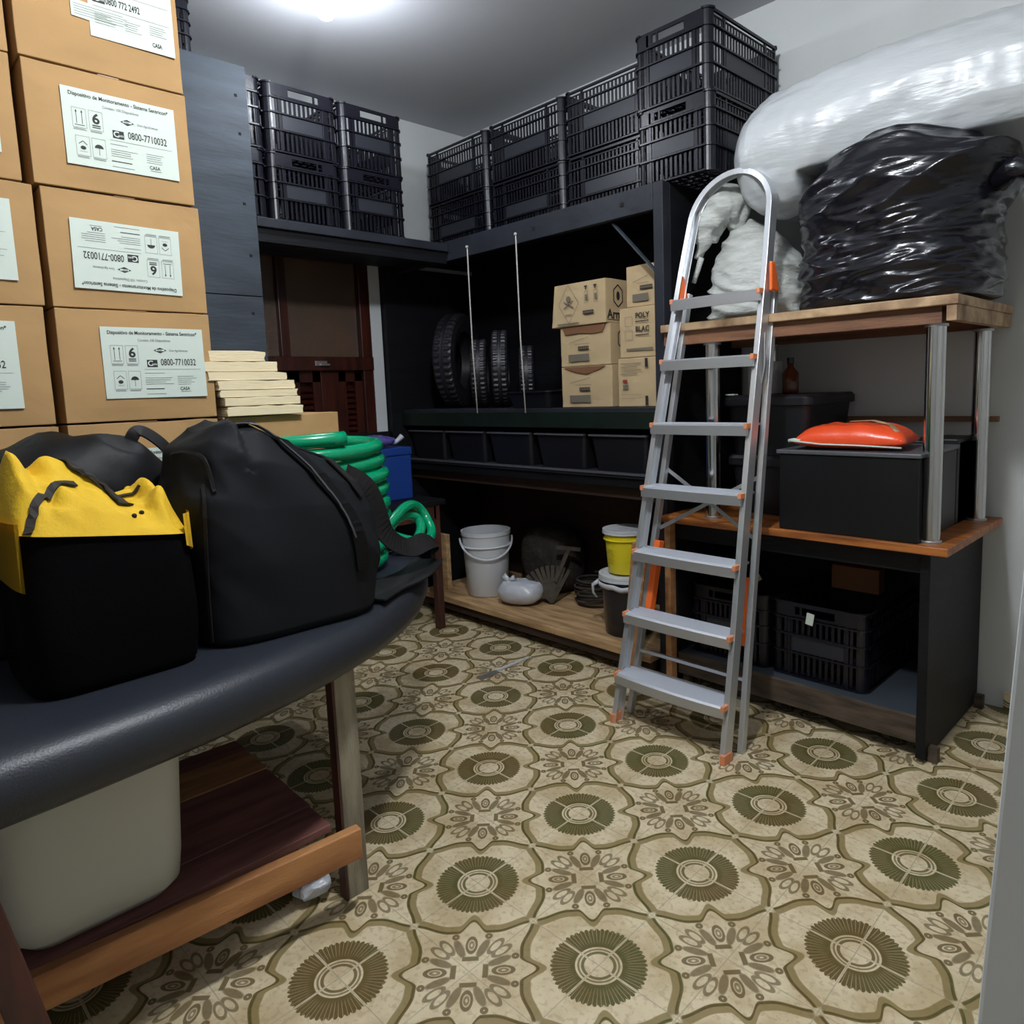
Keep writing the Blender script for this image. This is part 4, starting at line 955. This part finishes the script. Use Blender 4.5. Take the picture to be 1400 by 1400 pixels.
# ------------------------------------------------------------------ sacks on the raised shelf
ZS = 1.4875
def trash(th, tt):
    # bulging lower sack, gathered crinkled upper half leaning right
    c, s = sup(math.cos(th), math.sin(th), 2.5)
    r = [(.0, .80), (.04, .97), (.25, 1.0), (.45, .95), (.60, .97), (.72, 1.0), (.84, .86), (.93, .58), (1.0, .05)]
    for (a, ra), (b_, rb) in zip(r, r[1:]):
        if a <= tt <= b_: k = (tt - a) / (b_ - a); k = k * k * (3 - 2 * k); rad = ra + (rb - ra) * k; break
    zb = [(.0, 0), (.04, .015), (.45, .23), (.72, .40), (.84, .475), (.93, .52), (1.0, .535)]
    for (a, ra), (b_, rb) in zip(zb, zb[1:]):
        if a <= tt <= b_: z = ra + (rb - ra) * (tt - a) / (b_ - a); break
    lean = .04 * max(0, (tt - .5)) * 2
    x, y = c * rad * .325, s * rad * .265
    if z > .30 and c > .3: x += .06 * min(1, (z - .30) / .15) * (c - .3) * (1 - max(0, z - .46) * 8 if z > .46 else 1)
    if z > .36: z += (.035 * math.exp(-((x + .02) / .16) ** 2) - .03 * max(0, (x - .05) / .2)) * min(1, (z - .36) / .12); z -= max(0, y + .02) * .35 * min(1, (z - .36) / .12)
    f1 = ridge(x * 3.5, y * 3.5, z * 17 + x * 3, 1); f2 = ridge(x * 8, y * 8, z * 34 - x * 6, 2); f3 = nz(x * 20, y * 20, z * 55, 3)
    up_ = min(1, max(0, (z - .22) / .12)); g1 = ridge(x * 2.2 + y, y * 2.2, z * 7 - x * 3.5, 51)
    d = ((.012 * f1 + .008 * f2 + .003 * f3) * (1 - .65 * up_) + .030 * g1 * up_) * (0 if tt < .02 else 1)
    n_ = Vector((c, s, 0)); 
    if n_.length > 0: n_.normalize()
    return Vector((x + lean, y, z + (d * .5 if tt > .8 and tt < 1 else 0))) + n_ * (d - .02)
t = thing('bin_bag', 'big crumpled shiny black bin bag on the raised wooden shelf', 'bag', (-.915, 2.665, ZS))
obj('bag_body', blob(trash, 220, 150), 'trash', t, smooth=True)
bm = bmesh.new(); tube(bm, [(.30, -.05, .36), (.36, -.06, .375), (.40, -.05, .35), (.42, -.04, .31)], lambda q: .045 - .03 * q, 14)
for v in bm.verts: v.co += Vector((nz(v.co.x * 30, v.co.y * 30, v.co.z * 30), nz(v.co.x * 30, v.co.z * 30, 5), nz(v.co.y * 30, v.co.z * 30, 9))) * .010
obj('gathered_corner', bm, 'trash', t, smooth=True)
# long clear sack of foam lying on top
def foam(th, tt):
    ax = [(-1.475, 2.62, 2.075), (-1.31, 2.64, 2.085), (-1.10, 2.68, 2.13), (-.86, 2.72, 2.155), (-.60, 2.76, 2.155), (-.35, 2.785, 2.13), (-.10, 2.79, 2.09)]
    e = .5 - .5 * math.cos(tt * PI); e = .6 * tt + .4 * e
    k = e * (len(ax) - 1); i = min(int(k), len(ax) - 2); f_ = k - i; c_ = Vector(ax[i]).lerp(Vector(ax[i + 1]), f_)
    cap = lambda q: math.sqrt(max(0.0, 1 - (1 - min(1, q)) ** 2))
    rad = max(.02, cap(e / .15)) * max(.02, cap((1 - e) / .16))
    c, s = math.cos(th), math.sin(th)
    d = .010 * ridge(c * 1.3, s * 1.3, e * 4, 5) + .007 * nz(c * 3 + e * 5, s * 3, e * 14, 6) + .004 * nz(c * 8, s * 3, e * 34, 8)
    p = c_ + Vector((0, c * (.205 + d) * rad * .95, s * (.212 + d) * rad))
    if p.x > -1.2: p.z = max(p.z, 2.005 - .02 * max(0, (-1.0 - p.x) / .2))
    return p
t = thing('foam_sack', 'huge clear plastic sack of white foam lying above the black bin bag', 'sack', (-.9, 2.74, 1.99))
bm = blob(foam, 96, 140)
for v in bm.verts: v.co -= Vector(t.location)
obj('sack_body', bm, 'bubble', t, smooth=True)
bm = bmesh.new(); P = [Vector((-.36, 2.55, 2.02)) - t.location, Vector((-.40, 2.50, 1.98)) - t.location, Vector((-.44, 2.47, 1.955)) - t.location]
tube(bm, P, lambda q: .05 - .035 * q, 14)
for v in bm.verts: v.co += Vector((nz(v.co.x * 40, v.co.y * 40, v.co.z * 40), 0, nz(v.co.y * 40, v.co.z * 40, 9))) * .012
obj('sack_knot', bm, 'bag_white', t, smooth=True)
# white woven sack with tied top
def rafia(th, tt):
    c, s = sup(math.cos(th), math.sin(th), 2.6)
    pr_ = [(0, .86, 0), (.05, 1.0, .02), (.3, .98, .12), (.55, .86, .22), (.75, .62, .31), (.9, .34, .37), (1, .16, .40)]
    for (a, ra, za), (b_, rb, zb_) in zip(pr_, pr_[1:]):
        if a <= tt <= b_: k = (tt - a) / (b_ - a); rad = ra + (rb - ra) * k; z = za + (zb_ - za) * k; break
    x, y = c * rad * .18, s * rad * .17; d = (.020 * ridge(x * 5, y * 5, z * 20 + x * 9, 11) + .012 * ridge(x * 9 + z * 8, y * 9, z * 12, 13) + .006 * nz(x * 26, y * 26, z * 26, 12)) * (0 if tt < .03 else 1)
    return Vector((x * (1 + d * 4) - .09 * max(0, tt - .5) * 1.2, y * (1 + d * 4), z))
t = thing('woven_sack', 'white woven sack with a tied drooping neck, behind the ladder hoop', 'sack', (-1.425, 2.66, ZS))
obj('sack_body', blob(rafia, 80, 70), 'raffia', t, smooth=True)
bm = bmesh.new()
P = catmull([(-.07, -.02, .37), (-.085, -.06, .43), (-.115, -.10, .44), (-.15, -.13, .38), (-.165, -.145, .30), (-.185, -.155, .22)], 8)
tube(bm, P, lambda q: (.028 + .05 * math.sin(min(1, q * 1.25) * PI) ** .8) * (1 if q < .8 else max(.12, (1 - q) * 5)), 26)
for v in bm.verts: v.co += Vector((nz(v.co.x * 24, v.co.y * 24, v.co.z * 18), nz(v.co.x * 24, v.co.z * 24, 5), nz(v.co.y * 24, v.co.z * 24, 9))) * .022 + v.co.normalized() * .016 * ridge(v.co.x * 14, v.co.y * 14, v.co.z * 9 + v.co.x * 10, 61)
obj('sack_neck', bm, 'raffia', t, smooth=True)
bm = bmesh.new(); tube(bm, [(-.09, -.07, .44), (-.083, -.072, .475), (-.086, -.075, .505)], lambda q: .016 - .004 * q, 10); tube(bm, [(-.10, -.10, .45), (-.15, -.11, .46), (-.165, -.11, .43)], .006, 8); obj('sack_tie', bm, 'raffia', t, smooth=True)
bm = bmesh.new(); tube(bm, [(-.17, -.15, .26), (-.19, -.155, .20), (-.20, -.16, .165)], lambda q: .012 - .003 * q, 8); obj('sack_tie', bm, 'raffia', t, smooth=True)

# ------------------------------------------------------------------ aluminium ladder
t = thing('step_ladder', 'aluminium seven-step ladder with hooped top leaning on the shelving', 'ladder', (-1.42, 2.0, 0))
LX, LY = -1.42, 2.0
pz = [(0, 1.965, .240), (.183, 2.005, .236), (.405, 2.056, .229), (.635, 2.106, .221), (.871, 2.158, .213), (1.103, 2.213, .205), (1.337, 2.270, .197), (1.561, 2.330, .188), (1.75, 2.378, .180), (1.86, 2.408, .172)]
def lad(z):
    for (a, ya, wa_), (b_, yb, wb) in zip(pz, pz[1:]):
        if a <= z <= b_ + 1e-6: k = (z - a) / (b_ - a); return ya + (yb - ya) * k, wa_ + (wb - wa_) * k
    return pz[-1][1:]
def channel(bm, P, ins, dep, wid, th=.003):
    """C-channel rail along points; ins = inward direction per point, depth direction = back"""
    rings = []
    for k, p in enumerate(P):
        d = (P[min(k + 1, len(P) - 1)] - P[max(0, k - 1)]).normalized(); i_ = ins[k]; i_ = (i_ - d * i_.dot(d)).normalized(); bk = d.cross(i_).normalized()
        if bk.y < 0: bk = -bk
        prof = [(0, 0), (wid, 0), (wid, th), (th, th), (th, dep - th), (wid, dep - th), (wid, dep), (0, dep)]
        rings.append([bm.verts.new(p + i_ * u + bk * v) for u, v in prof])
    for a, b_ in zip(rings, rings[1:]):
        for q in range(8): bm.faces.new((a[q], a[(q + 1) % 8], b_[(q + 1) % 8], b_[q]))
    bm.faces.new(rings[0]); bm.faces.new(rings[-1][::-1])
P = []; I = []
for k in range(0, 11):
    z = 1.86 * k / 10; y, w_ = lad(z); P.append(Vector((-w_, y - LY, z))); I.append(Vector((1, 0, 0)))
yt, wt = lad(1.86)
for k in range(1, 24):
    a = PI * k / 24; P.append(Vector((-wt * math.cos(a), yt - LY + math.sin(a) * .045, 1.86 + wt * math.sin(a) * 1.0))); I.append(Vector((math.cos(a), 0, -math.sin(a))))
for k in range(10, -1, -1):
    z = 1.86 * k / 10; y, w_ = lad(z); P.append(Vector((w_, y - LY, z))); I.append(Vector((-1, 0, 0)))
bm = bmesh.new(); channel(bm, P, I, .046, .020); obj('front_frame', bm, 'alu', t, bevel=.001)
for s in (-1, 1):
    y, w_ = lad(0); bm = bmesh.new(); bx(bm, s * w_ - .015 if s > 0 else s * w_ - .004, s * w_ + .004 if s > 0 else s * w_ + .015, y - LY - .003, y - LY + .050, 0, .035); 
    obj('rubber_foot', bm, 'orange_soft', t, bevel=.003)
for k in range(1, 8):
    z, y, w_ = pz[k]; w_ -= .002
    bm = bmesh.new(); y0 = y - LY - .018; cur = .012 if k == 1 else .006
    n_ = 12; dz = .0
    prof = [(-.008, .004), (0, .010), (.088, .010), (.088, .002), (.004, .002), (.004, -.030), (-.006, -.030)]
    rings = []
    for q in range(n_ + 1):
        u = q / n_ * 2 - 1; bow = -(1 - u * u) * cur
        rings.append([bm.verts.new((u * (w_ - .004), y0 + a + bow * (1 if a < .05 else 0), z + b_)) for a, b_ in prof])
    for a, b_ in zip(rings, rings[1:]):
        for q in range(len(prof)):
            f_ = bm.faces.new((a[q], a[(q + 1) % len(prof)], b_[(q + 1) % len(prof)], b_[q])); f_.material_index = 1 if q == 1 else 0
    bm.faces.new(rings[0]); bm.faces.new(rings[-1][::-1])
    st_ = obj('step', bm, 'alu_dark', t, mats=['alu_dark', 'tread'])
    for s in (-1, 1):
        bm = bmesh.new()
        if s > 0: bx(bm, w_ - .014, w_ - .001, y0 - .0095, y0 + .024, z - .006, z + .0125)
        else: bx(bm, -w_ + .001, -w_ + .014, y0 - .0095, y0 + .024, z - .006, z + .0125)
        obj('end_cap', bm, 'orange_soft', st_, bevel=.002)
# rear legs, brace, spreader, hinges
def rear(z): k = z / 1.60; return 2.070 - LY + k * (2.412 - 2.070), .238 + k * (.178 - .238)
for s in (-1, 1):
    bm = bmesh.new(); y0, w0 = rear(.0); y1, w1 = rear(1.60); beam(bm, (s * w0, y0 + .012, .0), (s * w1, y1 + .012, 1.60), .020, .026, (0, 1, 0)); obj('rear_leg', bm, 'alu', t, bevel=.001)
    bm = bmesh.new(); y, w_ = lad(1.60); bx(bm, s * w_ + .004, s * w_ + .016, y - LY + .015, y - LY + .075, 1.565, 1.665)
    for v in bm.verts:
        if v.co.z > 1.65 and v.co.y > y - LY + .05: v.co.y -= .03
    obj('hinge_plate', bm, 'orange_plastic', t, bevel=.006)
bm = bmesh.new()
for s in (-1, 1):
    y0, w0 = rear(.70); y1, w1 = rear(.93); beam(bm, (s * w0, y0 + .028, .70), (-s * w1, y1 + .028, .93), .014, .003, (0, 1, 0))
obj('cross_brace', bm, 'alu', t)
bm = bmesh.new(); y0, w0 = rear(.24); beam(bm, (-w0, y0 + .012, .24), (w0, y0 + .012, .24), .012, .012); obj('rear_bar', bm, 'alu', t)
bm = bmesh.new(); y0, w0 = rear(.16); beam(bm, (-w0, y0 + .012, .16), (w0, y0 + .012, .16), .02, .03); obj('rear_bar', bm, 'alu_dark', t)
for s, (z0, z1) in ((-1, (.37, .66)), (1, (.35, .58))):
    bm = bmesh.new(); y0, w0 = rear(z0); y1, w1 = rear(z1); beam(bm, (s * (w0 - .024), y0 + .01, z0), (s * (w1 - .024), y1 + .01, z1), .026, .034 if s < 0 else .02, (0, 1, 0)); obj('orange_sticker', bm, 'orange_plastic', t, bevel=.003)
bm = bmesh.new(); y0, w0 = rear(1.15); tube(bm, [(w0 + .008, y0 - .01, 1.42), (w0 + .012, y0 - .02, 1.30), (w0 - .004, y0 - .03, 1.20)], .003, 6); obj('wire_hook', bm, 'steel', t)

# ------------------------------------------------------------------ things on the small table and around
t = thing('metal_box', 'blue metal tool box on the small dark table by the window', 'box', (-3.35, 1.97, .7005))
obj('body', box(-.15, .15, -.24, .22, 0, .235), 'blue', t, bevel=.005)
obj('lid', box(-.155, .155, -.245, .225, .236, .278), 'blue', t, bevel=.006)
bm = bmesh.new(); bx(bm, .150, .158, -.02, .015, .19, .26); tube(bm, [(.158, -.03, .19), (.164, -.03, .16), (.164, .02, .16), (.158, .02, .19)], .003, 6); obj('clasp', bm, 'steel', t)
def fn(th, tt):
    c, s = sup(math.cos(th), math.sin(th), 2.3); r = max(.01, math.sin(tt * PI) ** .6); x, y = c * r * .11, s * r * .17
    return Vector((x, y, .002 + .062 * (1 - math.cos(tt * PI)) / 2 + (.010 * nz(x * 26, y * 26, 1) if tt > .4 else 0)))
t = thing('plastic_bag', 'crumpled purple plastic bag with a white tip on the blue metal box', 'bag', (-3.31, 1.98, .9798))
obj('bag_body', blob(fn, 48, 24), 'purple', t, smooth=True)
bm = bmesh.new(); tube(bm, [(.03, .13, .022), (.035, .165, .022), (.04, .19, .04), (.045, .205, .055)], lambda q: .009 + .007 * q, 8); obj('bag_tip', bm, 'bag_white', t, smooth=True)

# green hose coil on the padded table
t = thing('garden_hose', 'coiled bright green garden hose on the padded table end', 'hose', (-1.99, 1.02, .721))
bm = bmesh.new(); P = []; rr = random.Random(3); turns = 9; offs = [(rr.uniform(-.018, .018), rr.uniform(-.018, .018), rr.uniform(-.014, .014)) for _ in range(turns + 1)]
for k in range(turns * 36 + 1):
    a = 2 * PI * k / 36; u = k / 36; i = min(int(u), turns - 1); f_ = u - i; ox, oy, orr = [offs[i][q] + (offs[i + 1][q] - offs[i][q]) * f_ for q in range(3)]
    P.append((ox + (.155 + orr) * math.cos(a), oy + (.195 + orr) * math.sin(a), .024 + u * .0435))
tube(bm, P, .0205, 12); obj('hose_coil', bm, 'hose', t, smooth=True)
bm = bmesh.new(); P = [(.02, .19, .05), (.0, .27, .11), (-.04, .36, .145), (-.075, .43, .13), (-.06, .455, .085), (.0, .43, .045), (.05, .36, .035), (.06, .29, .05), (.02, .25, .075), (-.03, .30, .10), (-.06, .37, .11), (-.065, .42, .09), (-.02, .40, .06), (.03, .34, .03)]
P = [(x - .03, y, z + .005) for x, y, z in P]
tube(bm, catmull(P, 7), .0165, 12); obj('loose_loop', bm, 'hose', t, smooth=True)

# yellow and black canvas bag
t = thing('tool_bag', 'yellow canvas bag with a black front panel, nearest on the padded table', 'bag', (-1.655, .352, .7205), .03)
W2, D2 = .152, .150; SHR = .045
def body(th, tt):
    c, s = sup(math.cos(th), math.sin(th), 5.5); z = .272 * tt; g = .965 + .05 * math.sin(tt * PI) ** .7 - .03 * tt; r = g if tt > .03 else g - .03
    x, y = c * D2 * r, s * W2 * r; d = .005 * nz(y * 7, z * 8, x * 4, 1)
    return Vector((x + d, y + d, z + SHR * (1 - y / W2) * .5 * tt))
bmB = blob(body, 90, 26); obj('black_panel', bmB, 'canvas_black', t, smooth=True)
bm = bmesh.new(); nu, nv = 90, 60; g = {}
def ytop(u, v):
    """u: 0 near side .. 1 far side along y; v: 0 front (room side) .. 1 back"""
    e = min(1, min(u, 1 - u) / .10) ** .6 * min(1, min(v, 1 - v) / .10) ** .6
    cl = [(0, .125), (.12, .120), (.2, .085), (.32, .110), (.5, .078), (.68, .040), (.78, .046), (.88, .078), (.95, .055), (1, .02)]
    for (a_, ra), (b_, rb) in zip(cl, cl[1:]):
        if a_ <= u <= b_: k = (u - a_) / (b_ - a_); k = k * k * (3 - 2 * k); cr = ra + (rb - ra) * k; break
    pf = (min(1, v / .6)) ** .75 if v < .6 else 1 - (v - .6) * 1.2
    z = .012 + cr * pf + .020 * abs(math.sin((v * 1.5 + u * 1.25 + .1) * PI * 1.7)) * pf * (1 - .5 * u)
    z += .028 * math.exp(-((u - .88) / .06) ** 2 - ((v - .22) / .16) ** 2)
    z += .008 * ridge(u * 3.2, v * 6 + u * 4, 0, 4) + .003 * nz(u * 10, v * 10, 2)
    return z * e
def rc(u, v):
    c_, s_ = 0, 0; y = (u * 2 - 1); x = (1 - v * 2)
    m_ = max(abs(x), abs(y)) + 1e-9; k = m_ / (abs(x) ** 5.5 + abs(y) ** 5.5) ** (1 / 5.5) if m_ > 1e-6 else 1
    return x * k * D2 * .985, y * k * W2 * .985
for i in range(nu + 1):
    for j in range(nv + 1):
        u, v = i / nu, j / nv; x, y = rc(u, v); g[i, j] = bm.verts.new((x, y, .268 + ytop(u, v) + SHR * (1 - y / W2) * .5))
for i in range(nu):
    for j in range(nv): bm.faces.new((g[i, j], g[i + 1, j], g[i + 1, j + 1], g[i, j + 1]))
brd = [g[i, 0] for i in range(nu + 1)] + [g[nu, j] for j in range(1, nv + 1)] + [g[i, nv] for i in range(nu - 1, -1, -1)] + [g[0, j] for j in range(nv - 1, 0, -1)]
low = [bm.verts.new((v.co.x * 1.012, v.co.y * 1.012, .2655 + SHR * (1 - v.co.y / W2) * .5)) for v in brd]
for k in range(len(brd)): bm.faces.new((brd[k], brd[(k + 1) % len(brd)], low[(k + 1) % len(brd)], low[k]))
bm.normal_update(); bvh = BVHTree.FromBMesh(bm)
# yellow wrap on the near end, lower edge deeper than the front panel
sid = []
yc = obj('yellow_top', bm, 'canvas_yellow', t, smooth=True)
bm = bmesh.new(); rings = []
for q in range(13):
    a = -2.45 + q * (1.55 / 12); c, s = sup(math.cos(a), math.sin(a), 5.5); k = 1.035; rings.append((bm.verts.new((c * D2 * k, s * W2 * k, .225 - .02 * q / 12)), bm.verts.new((c * D2 * k * .99, s * W2 * k * .99, .33))))
for a, b_ in zip(rings, rings[1:]): bm.faces.new((a[0], b_[0], b_[1], a[1]))
so = bm.faces[:]; r = bmesh.ops.solidify(bm, geom=so, thickness=.003); obj('yellow_side', bm, 'canvas_yellow', t, smooth=True)
bm = bmesh.new(); rings = []
for q in range(9):
    a = .62 + q * (.75 / 8); c, s = sup(math.cos(a), math.sin(a), 5.5); k = 1.03; rings.append((bm.verts.new((c * D2 * k, s * W2 * k, .245 - .02 * q / 8)), bm.verts.new((c * D2 * k * .99, s * W2 * k * .99, .31))))
for a, b_ in zip(rings, rings[1:]): bm.faces.new((a[0], b_[0], b_[1], a[1]))
bmesh.ops.solidify(bm, geom=bm.faces[:], thickness=.003); obj('yellow_side', bm, 'canvas_yellow', t, smooth=True)
def topstrap(pts, wd, name, m, off=.003):
    P, Nn = [], []
    for x, y in catmull([(a, b_, 0) for a, b_ in pts], 8) and [(p.x, p.y) for p in catmull([(a, b_, 0) for a, b_ in pts], 8)]:
        h = drape(bvh, (x, y, 1.0), (0, 0, -1), off)
        if h: P.append(h[0]); Nn.append(h[1])
    bm = bmesh.new(); ribbon(bm, P, Nn, wd, .004); obj(name, bm, m, t)
topstrap([(-.07, -.05), (-.03, -.02), (.02, .02), (.07, .045)], .034, 'bag_strap', 'strap_brown', .004)
topstrap([(.143, -.135), (.11, -.115), (.07, -.08), (.035, -.03)], .014, 'bag_piping', 'strap_brown', .003)
topstrap([(-.045, -.06), (-.035, .0), (-.02, .05), (.0, .10)], .006, 'bag_zip', 'strap_brown', .003)
bm = bmesh.new()
for x, y in ((.12, .045), (.10, .065)):
    h = drape(bvh, (x, y, 1), (0, 0, -1), .001)
    if h: bmesh.ops.create_icosphere(bm, subdivisions=2, radius=.005, matrix=Matrix.Translation(h[0]))
obj('rivets', bm, 'strap', t)

# big black duffel
t = thing('duffel_bag', 'large slumped dark nylon duffel bag beside the yellow one', 'bag', (-1.70, .735, .7205), .0)
def duf(th, tt):
    c, s = sup(math.cos(th), math.sin(th), 4.2)
    pr_ = [(0, .93), (.03, .99), (.35, 1.02), (.6, .97), (.78, .86), (.90, .66), (.97, .40), (1, .06)]
    for (a, ra), (b_, rb) in zip(pr_, pr_[1:]):
        if a <= tt <= b_: k = (tt - a) / (b_ - a); rad = ra + (rb - ra) * k; break
    hz = .44 * (tt / .9 if tt < .9 else 1 + (tt - .9) * .5)
    x, y = c * rad * .185, s * rad * .215
    # near end high, far end slumps down
    slope = 1 - .30 * max(0, (y + .06) / .27) * tt
    z = hz * slope * (1 + .06 * (y < -.1) * tt)
    if y > 0: y += .03 * math.sin(tt * PI * .6) - .02 * tt
    d = (.030 * ridge(x * 2, y * 5 + z * 4.5, x * 2, 21) + .016 * ridge(x * 6, y * 9 + z * 8, z * 2, 23) + .006 * nz(x * 14, y * 14, z * 12, 22)) * min(1, tt * 2.2)
    return Vector((x * (1 + d * 2), y * (1 + d * 1.5), z + d * .6 * tt))
bm = blob(duf, 120, 90); bm.normal_update(); bvh = BVHTree.FromBMesh(bm); obj('bag_body', bm, 'nylon', t, smooth=True)
def sidestrap(pts, wd, name, m, d=(-1, .25, -.75), off=.003, th=.004):
    P, Nn = [], []; dv = Vector(d).normalized()
    for p in catmull([Vector(q) for q in pts], 8):
        h = drape(bvh, p - dv * .8, dv, off)
        if h: P.append(h[0]); Nn.append(h[1])
    if len(P) > 2: bm = bmesh.new(); ribbon(bm, P, Nn, wd, th); return obj(name, bm, m, t)
sidestrap([(.0, -.09, .45), (.05, -.03, .42), (.11, .04, .35), (.165, .10, .27), (.185, .13, .20), (.19, .14, .12)], .034, 'zip_flap', 'nylon_black', off=.004)
sidestrap([(.03, -.09, .45), (.08, -.03, .42), (.14, .04, .35), (.185, .09, .27), (.195, .12, .20)], .005, 'zip_teeth', 'zip_metal', off=.009, th=.002)
sidestrap([(-.02, .0, .44), (.04, .06, .41), (.10, .12, .35), (.14, .17, .28)], .022, 'bag_strap', 'strap', off=.004)
sidestrap([(.185, -.20, .40), (.185, -.205, .30), (.185, -.21, .16), (.18, -.21, .03)], .007, 'bag_piping', 'strap')
sidestrap([(.0, -.20, .43), (.08, -.19, .44), (.15, -.18, .42), (.18, -.18, .36)], .007, 'bag_piping', 'strap')
# shoulder strap running over the table edge
P = catmull([Vector(p) for p in ((.03, .20, .33), (.02, .27, .28), (.0, .33, .15), (-.03, .42, .09), (-.08, .52, .085), (-.15, .595, .060), (-.19, .62, .012))], 8); Nn = []
for k, p in enumerate(P):
    q = k / (len(P) - 1); Nn.append(Vector((.9 - .2 * q, -.1, .35 + .4 * q)).normalized())
bm = bmesh.new(); ribbon(bm, P, Nn, .062, .005); obj('shoulder_strap', bm, 'strap', t)
P = catmull([Vector(p) for p in ((.10, .20, .010), (.02, .32, .006), (-.02, .42, .006), (-.08, .50, .006), (-.15, .57, .006))], 8)
bm = bmesh.new(); ribbon(bm, P, [Vector((.15, -.1, 1)).normalized()] * len(P), .10, .005); obj('strap_pad', bm, 'strap', t)

# third black bag behind
t = thing('duffel_bag', 'glossy black duffel bag with raised handle, between yellow bag and cartons', 'bag', (-2.0, .345, .7205), .0)
def duf2(th, tt):
    c, s = sup(math.cos(th), math.sin(th), 3.2); r = (.95 if tt < .5 else .95 * math.cos((tt - .5) / .5 * PI / 2) ** .5 + .01); x, y = c * r * .150, s * r * .30
    z = .455 * (1 - (1 - tt) ** 1.5); z *= 1 - .30 * (max(0, -y) / .3) * tt - .12 * max(0, y - .16) / .17 * tt
    d = .034 * ridge(x * 4 + y * 3, y * 4, z * 9 + y * 5, 31) + .008 * nz(x * 15, y * 15, z * 15, 32)
    return Vector((x * (1 + d), y * (1 + d), z + d * tt * .6))
obj('bag_body', blob(duf2, 90, 60), 'nylon_black', t, smooth=True)
bm = bmesh.new(); P = catmull([Vector(p) for p in ((.03, .16, .40), (.045, .175, .445), (.05, .19, .465), (.05, .215, .455), (.05, .25, .42), (.04, .28, .37))], 8); ribbon(bm, P, [Vector((.8, 0, .6)).normalized() for _ in P], .030, .006); obj('handle', bm, 'strap', t)
t = thing('duffel_bag', 'black bag at the left picture edge behind the yellow one', 'bag', (-1.98, -.12, .7205), .0)
def duf3(th, tt):
    c, s = sup(math.cos(th), math.sin(th), 3.2); r = (.95 if tt < .5 else .95 * math.cos((tt - .5) / .5 * PI / 2) ** .5 + .01); x, y = c * r * .150, s * r * .15
    z = .43 * (1 - (1 - tt) ** 1.25); d = .018 * ridge(x * 5, y * 5, z * 7, 41)
    return Vector((x * (1 + d), y * (1 + d), z + d * tt * .6))
obj('bag_body', blob(duf3, 60, 40), 'nylon_black', t, smooth=True)
bm = bmesh.new(); P = catmull([Vector(p) for p in ((.08, .02, .40), (.09, .08, .425), (.09, .13, .40), (.09, .16, .34))], 8); ribbon(bm, P, [Vector((.8, 0, .6)).normalized() for _ in P], .04, .006); obj('handle', bm, 'strap', t)

# small things on the floor
t = thing('palette_knife', 'thin scraper with grey blade lying on the tiled floor', 'tool', (-2.36, 2.06, 0), 1.6)
obj('blade', box(-.16, -.05, -.018, .018, .001, .004), 'steel', t)
obj('handle', box(-.05, .15, -.006, .006, .001, .010), 'white_plastic', t, bevel=.002)
def fn(th, tt):
    c, s = sup(math.cos(th), math.sin(th), 3); r = max(.02, math.sin(tt * PI) ** .5); x, y = c * r * .05, s * r * .045
    return Vector((x + .01 * nz(x * 40, y * 40, tt * 4), y + .01 * nz(y * 40, x * 40, tt * 4, 3), .002 + .075 * tt + .006 * nz(x * 50, y * 50, 0)))
tag(obj('paper_ball', blob(fn, 24, 14), 'bag_white', loc=(-1.625, .735, 0)), 'crumpled grey paper on the floor beside the table leg', 'paper')
